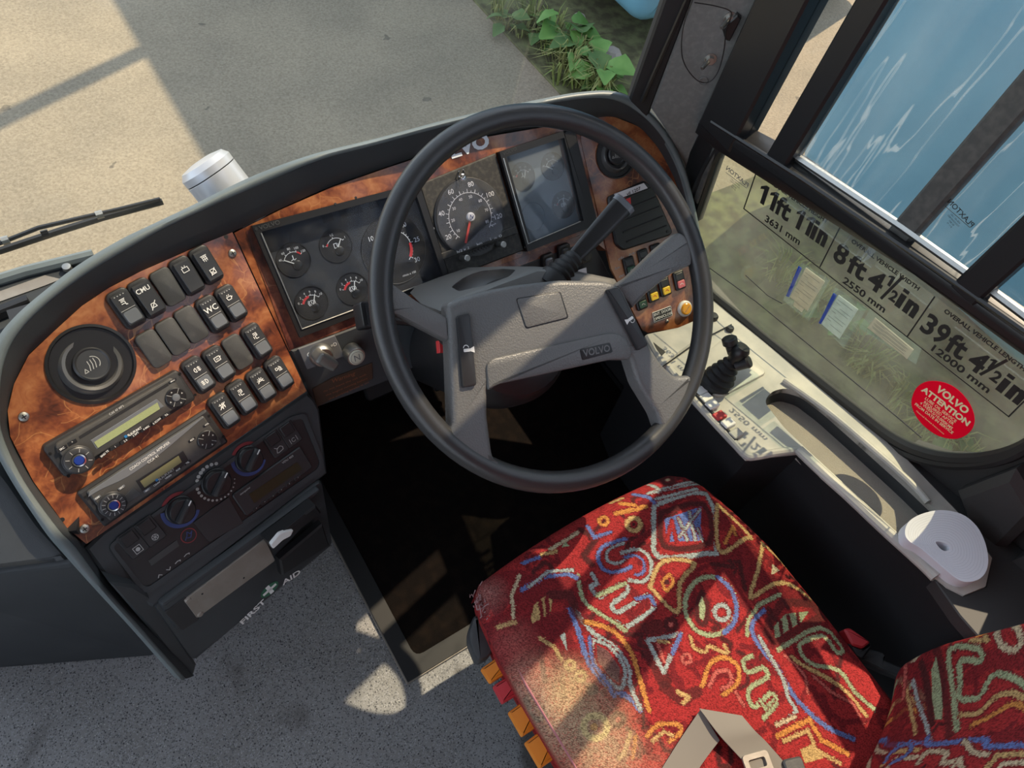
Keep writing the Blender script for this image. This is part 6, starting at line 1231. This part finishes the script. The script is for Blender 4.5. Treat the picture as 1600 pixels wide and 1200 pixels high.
def inside(P, poly):
    c = np.zeros(len(P), bool); n = len(poly)
    for i in range(n):
        (x0, y0), (x1, y1) = poly[i - 1], poly[i]
        if y0 == y1: continue
        m = ((y0 > P[:, 1]) != (y1 > P[:, 1])) & (P[:, 0] < (x1 - x0) * (P[:, 1] - y0) / (y1 - y0) + x0); c ^= m
    return c
def paint(XY, colr, strokes, scale, jit):
    for pts, wd, co_ in strokes:
        pts = np.array(pts); lo, hi = pts.min(0), pts.max(0); pad = (wd or 6) * scale * 1.5
        ix = np.where((XY[:, 0] > lo[0] - pad) & (XY[:, 0] < hi[0] + pad) & (XY[:, 1] > lo[1] - pad) & (XY[:, 1] < hi[1] + pad))[0]
        if not len(ix): continue
        Q = XY[ix]
        if wd is None: m = inside(Q, pts)
        else:
            d = np.full(len(Q), 9.0)
            for A, B_ in zip(pts[:-1], pts[1:]): d = np.minimum(d, segdist(Q, A, B_))
            m = d + jit[ix] * scale * 3.2 < wd * scale * .56
            if wd < 18:      # dark outline round each bright line
                m2 = (d < wd * scale * .56 + 4.5 * scale) & ~m & (jit[ix] > -.2); colr[ix[m2]] = MAR
        j = ix[m]; soft = 1.0 if (wd is None or wd < 20) else .8
        colr[j] = colr[j] * (1 - soft) + np.array(co_) * soft
def weave(n, XY, worn=None):
    colr = np.tile(np.array(RED), (n, 1)); jit = RNG.normal(0, .55, n)
    return colr, jit
def finish(colr, jit):
    n = len(colr); f = RNG.random(n); colr *= (RNG.normal(1, .13, n).clip(.6, 1.35))[:, None]
    dk = f < .30; colr[dk] = colr[dk] * .40 + np.array(DRK) * .25
    return colr.clip(0, 1)
def setcol(ob, colr):
    a = ob.data.color_attributes.new('weave', 'FLOAT_COLOR', 'POINT'); a.data.foreach_set('color', np.c_[colr, np.ones(len(colr))].astype(np.float32).ravel())
def gridobj(name, V, nu, nv, par, label=None):
    o = (V.min(0) + V.max(0)) / 2; I = np.arange(nu * nv).reshape(nv, nu)
    q = np.stack([I[:-1, :-1], I[:-1, 1:], I[1:, 1:], I[1:, :-1]], -1).reshape(-1, 4)
    me = bpy.data.meshes.new(name); me.vertices.add(len(V)); me.vertices.foreach_set('co', (V - o).astype(np.float32).ravel())
    me.loops.add(q.size); me.loops.foreach_set('vertex_index', q.ravel().astype(np.int32)); me.polygons.add(len(q))
    me.polygons.foreach_set('loop_start', np.arange(0, q.size, 4, dtype=np.int32)); me.update(calc_edges=True)
    me.polygons.foreach_set('use_smooth', [True] * len(q)); me.materials.append(M_moq)
    ob = bpy.data.objects.new(name, me); COL.objects.link(ob); return place(ob, o, par, label)
# cushion
NU, NV = 520, 560
U, Vv = np.meshgrid(np.linspace(-.14, 1.14, NU), np.linspace(-.14, 1.0, NV)); U, Vv = U.ravel(), Vv.ravel()
uc, vc = U.clip(0, 1), Vv.clip(0, 1)
y = .212 - vc * .57
xl = np.interp(y, [-.4, .10, .17, .20, .212], [.258, .254, .262, .272, .285]); xr = np.interp(y, [-.4, -.1, .02, .10, .16, .19, .212], [.752, .754, .752, .738, .722, .704, .672])
y = y + .012 * (1 - (2 * uc - 1) ** 2) * (1 - vc) ** 2
x = xl + (xr - xl) * uc; e = np.minimum(np.minimum(x - xl, xr - x), vc * .57); r_ = .032
drop = np.where(e < r_, r_ - np.sqrt(np.maximum(0, r_ ** 2 - (r_ - e.clip(0, r_)) ** 2)), 0)
ex = np.maximum(np.maximum(-U, U - 1), 0) * .75; ey = np.maximum(-Vv, 0) * .75; exm = np.maximum(ex, ey)
z = ZC + .010 + .012 * np.sin(math.pi * uc) * np.sin(math.pi * vc.clip(0, .9)) - drop * .75 - exm
XY = np.c_[x - np.where(U < 0, ex, 0) + np.where(U > 1, ex, 0), y + ey]
x = x + np.where(U < 0, 1, np.where(U > 1, -1, 0)) * ex * .12
strokes = []
sc0 = np.linalg.norm(onz(1001, 900, ZC)[:2] - onz(1000, 900, ZC)[:2]) * .425
for pts, wd, co_ in CUSH: strokes.append(([onz(a, b, ZC + .012)[:2] for a, b in (Zs([tuple(p) for p in spline(pts, 3)]) if wd and len(pts) > 4 and wd < 20 else Zs(pts))], wd, co_))
bg = []
for i in range(150):
    c0 = np.array((RNG.uniform(.26, .75), RNG.uniform(-.32, .21))); a0 = RNG.uniform(0, 6.28); q = [c0]
    for j in range(6): a0 += RNG.normal(0, .9); q.append(q[-1] + .011 * np.array((math.cos(a0), math.sin(a0))))
    bg.append((q, RNG.uniform(7, 13), MAR if i % 3 else DRK))
colr, jit = weave(len(U), XY); paint(XY, colr, bg, sc0, jit); paint(XY, colr, strokes, sc0 * 1.05, jit)
# threadbare left front part
for (cx_, cy_, rad, am, c_) in ((430, 1010, 190, 1.0, (.52, .40, .24)), (300, 930, 150, .85, (.48, .35, .23)), (250, 860, 80, .5, (.50, .30, .22)), (540, 1130, 110, .8, (.55, .40, .25)), (100, 540, 70, .55, (.40, .24, .20)), (390, 890, 80, .6, (.60, .44, .22)), (200, 720, 80, .4, (.55, .2, .16)), (700, 1160, 90, .35, (.6, .3, .2))):
    c0 = onz(*Zs([(cx_, cy_)])[0], ZC)[:2]; d = np.linalg.norm(XY - c0, axis=1) / (rad * sc0); w_ = np.clip(1.15 - d, 0, 1) * am * np.clip(.75 + .5 * jit, .1, 1); colr = colr * (1 - w_[:, None]) + np.array(c_) * w_[:, None]
paint(XY, colr, [([onz(a, b, ZC)[:2] for a, b in Zs(ringp(485, 1030, 42))], 20, (.66, .55, .26)), ([onz(a, b, ZC)[:2] for a, b in Zs(ringp(480, 1030, 14))], None, (.66, .40, .16))], sc0, jit + .6)
rg = RNG.random(len(U)); rib = (np.sin((XY @ np.array([.86, .5])) * 2600) > .3) & (np.linalg.norm(XY - onz(*Zs([(380, 960)])[0], ZC)[:2], axis=1) < 210 * sc0); colr[rib] *= .82
cu = gridobj('seat_cushion', np.c_[x, y, z], NU, NV, SEAT, 'worn red patterned cushion'); setcol(cu, finish(colr, jit))
# piping along the left edge
k = MB(); k.tube([(xx + .010, yy, ZC + .004) for xx, yy in ((.274, .19), (.264, .15), (.256, .05), (.258, -.1), (.260, -.3))], .0022, 6); k.build('piping', mat('faded_piping', (.42, .16, .17), .9), SEAT)
fz = MB()
for i in range(46):
    o = np.array((.272 + RNG.normal(0, .009), .186 + RNG.normal(0, .011), ZC - .004)); d1 = RNG.normal(0, .0035, 3); d1[2] = abs(d1[2]); fz.tube([o, o + d1 + [0, 0, .005], o + d1 * 1.6 + [0, 0, .002]], .0007, 4)
fz.build('frayed_threads', mat('frayed_thread', (.34, .20, .20), .9), SEAT, kind='stuff')
# backrest
NB, NZ_ = 520, 300
s_ = np.linspace(0, 1, NB); zz = np.concatenate([np.linspace(.425, .80, 210), np.linspace(.805, 1.18, 90)])
S2, Z2 = np.meshgrid(s_, zz); S2, Z2 = S2.ravel(), Z2.ravel()
xa = .20 + .625 * np.clip((S2 - .06) / .88, 0, 1); xc = .512; q_ = np.abs(xa - xc) / .3125
bul = np.clip((Z2 - .425) / .14, 0, 1); bw = np.sin(bul * math.pi / 2) ** .6
xa = xc + (xa - xc) * (.80 + .20 * bw)
yf = -.295 + .085 * q_ ** 2.4 - (Z2 - .47) * .05 - .02 * (1 - bw)
edge_ = np.clip((q_ - .90) / .10, 0, 1); yf = yf - .05 * (1 - np.sqrt(1 - edge_ ** 2 * .999)) 
side = np.where(S2 < .06, (.06 - S2) / .06, np.where(S2 > .94, (S2 - .94) / .06, 0)); yf = yf - side * .09
yf = yf - .04 * (1 - np.clip((Z2 - .425) / .05, 0, 1)) ** 2
VB = np.c_[xa, yf, Z2]
FBK = Fr((.70, -.255, .55), nz((-.27, 1, .05)), (1, 0, 0))
PB = np.c_[(VB - FBK.o) @ FBK.h, (VB - FBK.o) @ FBK.u]
BK = [([(1000, 600), (1060, 400), (1100, 300)], 40, MAR), ([(1130, 560), (1150, 330), (1230, 220)], 40, MAR), ([(1230, 210), (1240, 560)], 22, DRK), ([(1160, 300), (1165, 520)], 18, DRK), ([(1430, 600), (1600, 520)], 40, MAR), ([(1350, 330), (1420, 270), (1600, 260)], 40, MAR),
 ([(1180, 500), (1175, 420), (1190, 320), (1222, 272), (1216, 400), (1210, 500)], None, GR), ([(1268, 540), (1262, 400), (1280, 248), (1392, 238), (1390, 278), (1312, 282), (1296, 360), (1285, 415), (1362, 408), (1420, 335), (1485, 322), (1600, 388)], 13, GR), ([(1285, 480), (1362, 468), (1420, 412), (1500, 388), (1600, 432)], 12, YE), ([(1330, 520), (1430, 470), (1500, 430), (1600, 470)], 11, OR), ([(1110, 360), (1115, 430), (1165, 600)], 9, LB), ([(1075, 370), (1085, 480), (1100, 560)], 9, YE), ([(1060, 420), (1120, 250), (1200, 190)], 8, PK),
 ([(1150, 575), (1165, 605), (1378, 580), (1400, 610), (1600, 600)], 12, BL), ([(1300, 590), (1340, 640), (1400, 650)], 11, CR), (ringp(1525, 185, 46, 50), 13, CR), ([(1370, 160), (1440, 125), (1600, 110)], 10, YE), ([(1400, 190), (1440, 170), (1450, 140)], 10, OR), ([(1480, 130), (1520, 125)], 9, OR), ([(1370, 210), (1440, 205), (1430, 190)], 10, YE),
 ([(980, 680), (1000, 640), (1070, 600), (1080, 640), (1010, 690)], 11, BL), ([(1120, 690), (1150, 640), (1230, 640), (1220, 690), (1290, 670)], 12, CR), ([(1400, 720), (1440, 650), (1600, 640)], 12, YE), ([(1440, 740), (1470, 690), (1600, 680)], 12, CR), ([(1240, 740), (1290, 670), (1310, 740)], 10, CR)]
colb, jit = weave(len(S2), PB); bg = []
for i in range(90):
    c0 = np.array((RNG.uniform(-.3, .16), RNG.uniform(-.12, .35))); a0 = RNG.uniform(0, 6.28); q = [c0]
    for j in range(6): a0 += RNG.normal(0, .9); q.append(q[-1] + .012 * np.array((math.cos(a0), math.sin(a0))))
    bg.append((q, RNG.uniform(7, 13), MAR if i % 3 else DRK))
paint(PB, colb, bg, .0004, jit)
st_b = [([np.array(FBK.p(*q)) for q in (Zs([tuple(p) for p in spline(pts, 3)], .375, 1000, 920) if wd and len(pts) > 3 and wd < 20 else Zs(pts, .375, 1000, 920))], wd, co_) for pts, wd, co_ in BK]
tile = []
for ox_, oz_ in ((-.27, .02), (.02, .20), (-.25, .22), (.0, .38), (-.27, .40), (.02, .55), (-.26, .57)): tile += [([np.array((q[0] + ox_, q[1] + oz_)) for q in pts], wd, co_) for pts, wd, co_ in st_b]
scb = np.linalg.norm(np.array(FBK.p(1501, 1050)) - np.array(FBK.p(1500, 1050))) * .375 * 1.3
paint(PB, colb, tile, scb, jit); paint(PB, colb, st_b, scb, jit)
bk = gridobj('backrest', VB, NB, len(zz), SEAT, 'red patterned backrest'); setcol(bk, finish(colb, jit))
k = MB(); k.box((.24, -.50, .45), (.78, -.36, 1.15)); k.build('back_shell', M_black, SEAT)
# base and fittings
k = MB(); k.box((.36, -.32, .06), (.66, .10, .38)); k.box((.275, -.34, .345), (.735, .185, .40)); k.build('seat_base', M_consd, SEAT)
k = MB(); k.box((.38, -.36, .0), (.64, .08, .06)); k.build('seat_rail', M_black, SEAT)
FS1 = Fr((.24, .1, .365), (0, 0, 1), (1, 0, 0))
k = MB(); k.prism(FS1, roundpoly(FS1.pp([(742, 958), (732, 985), (732, 1003), (746, 1036), (768, 1024), (775, 990)], .0), .01), -.03, .005, .008, seg=2); k.build('side_cover', M_blank, SEAT)
for P4, m_, lb in (([(752, 1044), (770, 1029), (790, 1054), (767, 1067)], M_orange, 'short orange lever'), ([(771, 1071), (787, 1061), (810, 1088), (786, 1099)], M_redpl, 'red lever'), ([(795, 1112), (810, 1099), (838, 1138), (817, 1151)], M_orange, 'long orange lever'), ([(821, 1160), (837, 1146), (870, 1185), (845, 1201)], M_orange, 'rearmost orange lever'), ([(862, 1208), (874, 1198), (900, 1232), (880, 1240)], M_orange, None)):
    pts = FS1.pp(P4); far = [pts[0], (pts[1][0] + .0, pts[1][1]), pts[2], pts[3]]; k = MB(); k.prism(FS1, roundpoly([far[0], (far[1][0] + .05, far[1][1]), (far[2][0] + .05, far[2][1]), far[3]], .003), -.016, .0, .004, seg=2); k.build('lever', m_, SEAT, lb)
FS2 = Fr((.78, -.15, .43), (0, 0, 1), (1, 0, 0))
k = MB(); k.prism(FS2, roundpoly(FS2.pp([(1316, 984), (1326, 982), (1358, 1004), (1346, 1014), (1330, 1010)]), .004), -.012, .006, .003); k.build('buckle_release', M_redpl, SEAT, 'red buckle release button')
k = MB(); k.prism(FS2, roundpoly(FS2.pp([(1324, 1005), (1346, 1014), (1360, 1004), (1362, 1012), (1346, 1032), (1336, 1026)]), .003), -.03, .002, .003); k.build('buckle_body', M_black, SEAT)
k = MB(); k.prism(FS2, roundpoly(FS2.pp([(1352, 1028), (1364, 1010), (1388, 1016), (1394, 1022), (1390, 1028), (1420, 1040), (1420, 1058), (1390, 1046)]), .003), -.03, -.014, .003); k.build('buckle_stalk', M_blank, SEAT)
# seat belt lying across the cushion
SB = thing('seat_belt', 'grey seat belt webbing folded across the seat cushion', 'seat belt', onz(1150, 1150, ZC))
FSB = Fr((.5, -.2, ZC + .028), (0, 0, 1), (1, 0, 0))
def z1(x, y): return (720 + .425 * x, 700 + .425 * y)
def strap(L_, R_, name, zc):
    A = [FSB.P(*z1(*q), zc[i]) for i, q in enumerate(L_)]; B_ = [FSB.P(*z1(*q), zc[i]) for i, q in enumerate(R_)]
    k = MB(); up = np.array((0, 0, .0014)); A, B_ = spline(A, 6), spline(B_, 6)
    k.grid([[p for p in A], [p for p in B_]]); k.grid([[p + up for p in A], [p * .5 + q * .5 + up * 1.2 for p, q in zip(A, B_)], [p + up for p in B_]]); k.grid([A, [p + up for p in A]]); k.grid([B_, [p + up for p in B_]]); k.build(name, M_web, SB, smooth=50)
strap([(880, 962), (800, 1080), (700, 1240)], [(950, 1075), (880, 1170), (830, 1260)], 'lower_strap', (.002, -.006, -.010))
strap([(876, 958), (945, 1050), (1010, 1122), (1120, 1240)], [(1032, 984), (1080, 1040), (1130, 1090), (1260, 1240)], 'upper_strap', (.006, .010, .006, .0))
G = Fr(FSB.P(*z1(1090, 1165), .006), (0, 0, 1), FSB.P(*z1(1130, 1160)) - FSB.P(*z1(1060, 1180))); k = MB(); k.plate(G, rrpts(0, 0, .040, .030, .005), [rrpts(0, .002, .026, .012, .003)], 0, .004); k.build('buckle_tongue', M_alu, SB)
G = Fr(FSB.P(*z1(1222, 1172), .004), (0, 0, 1), (1, -.4, 0)); k = MB(); k.rr(G, 0, 0, .030, .022, .005, 0, .006, .002); k.build('belt_stop', M_blank, SB)
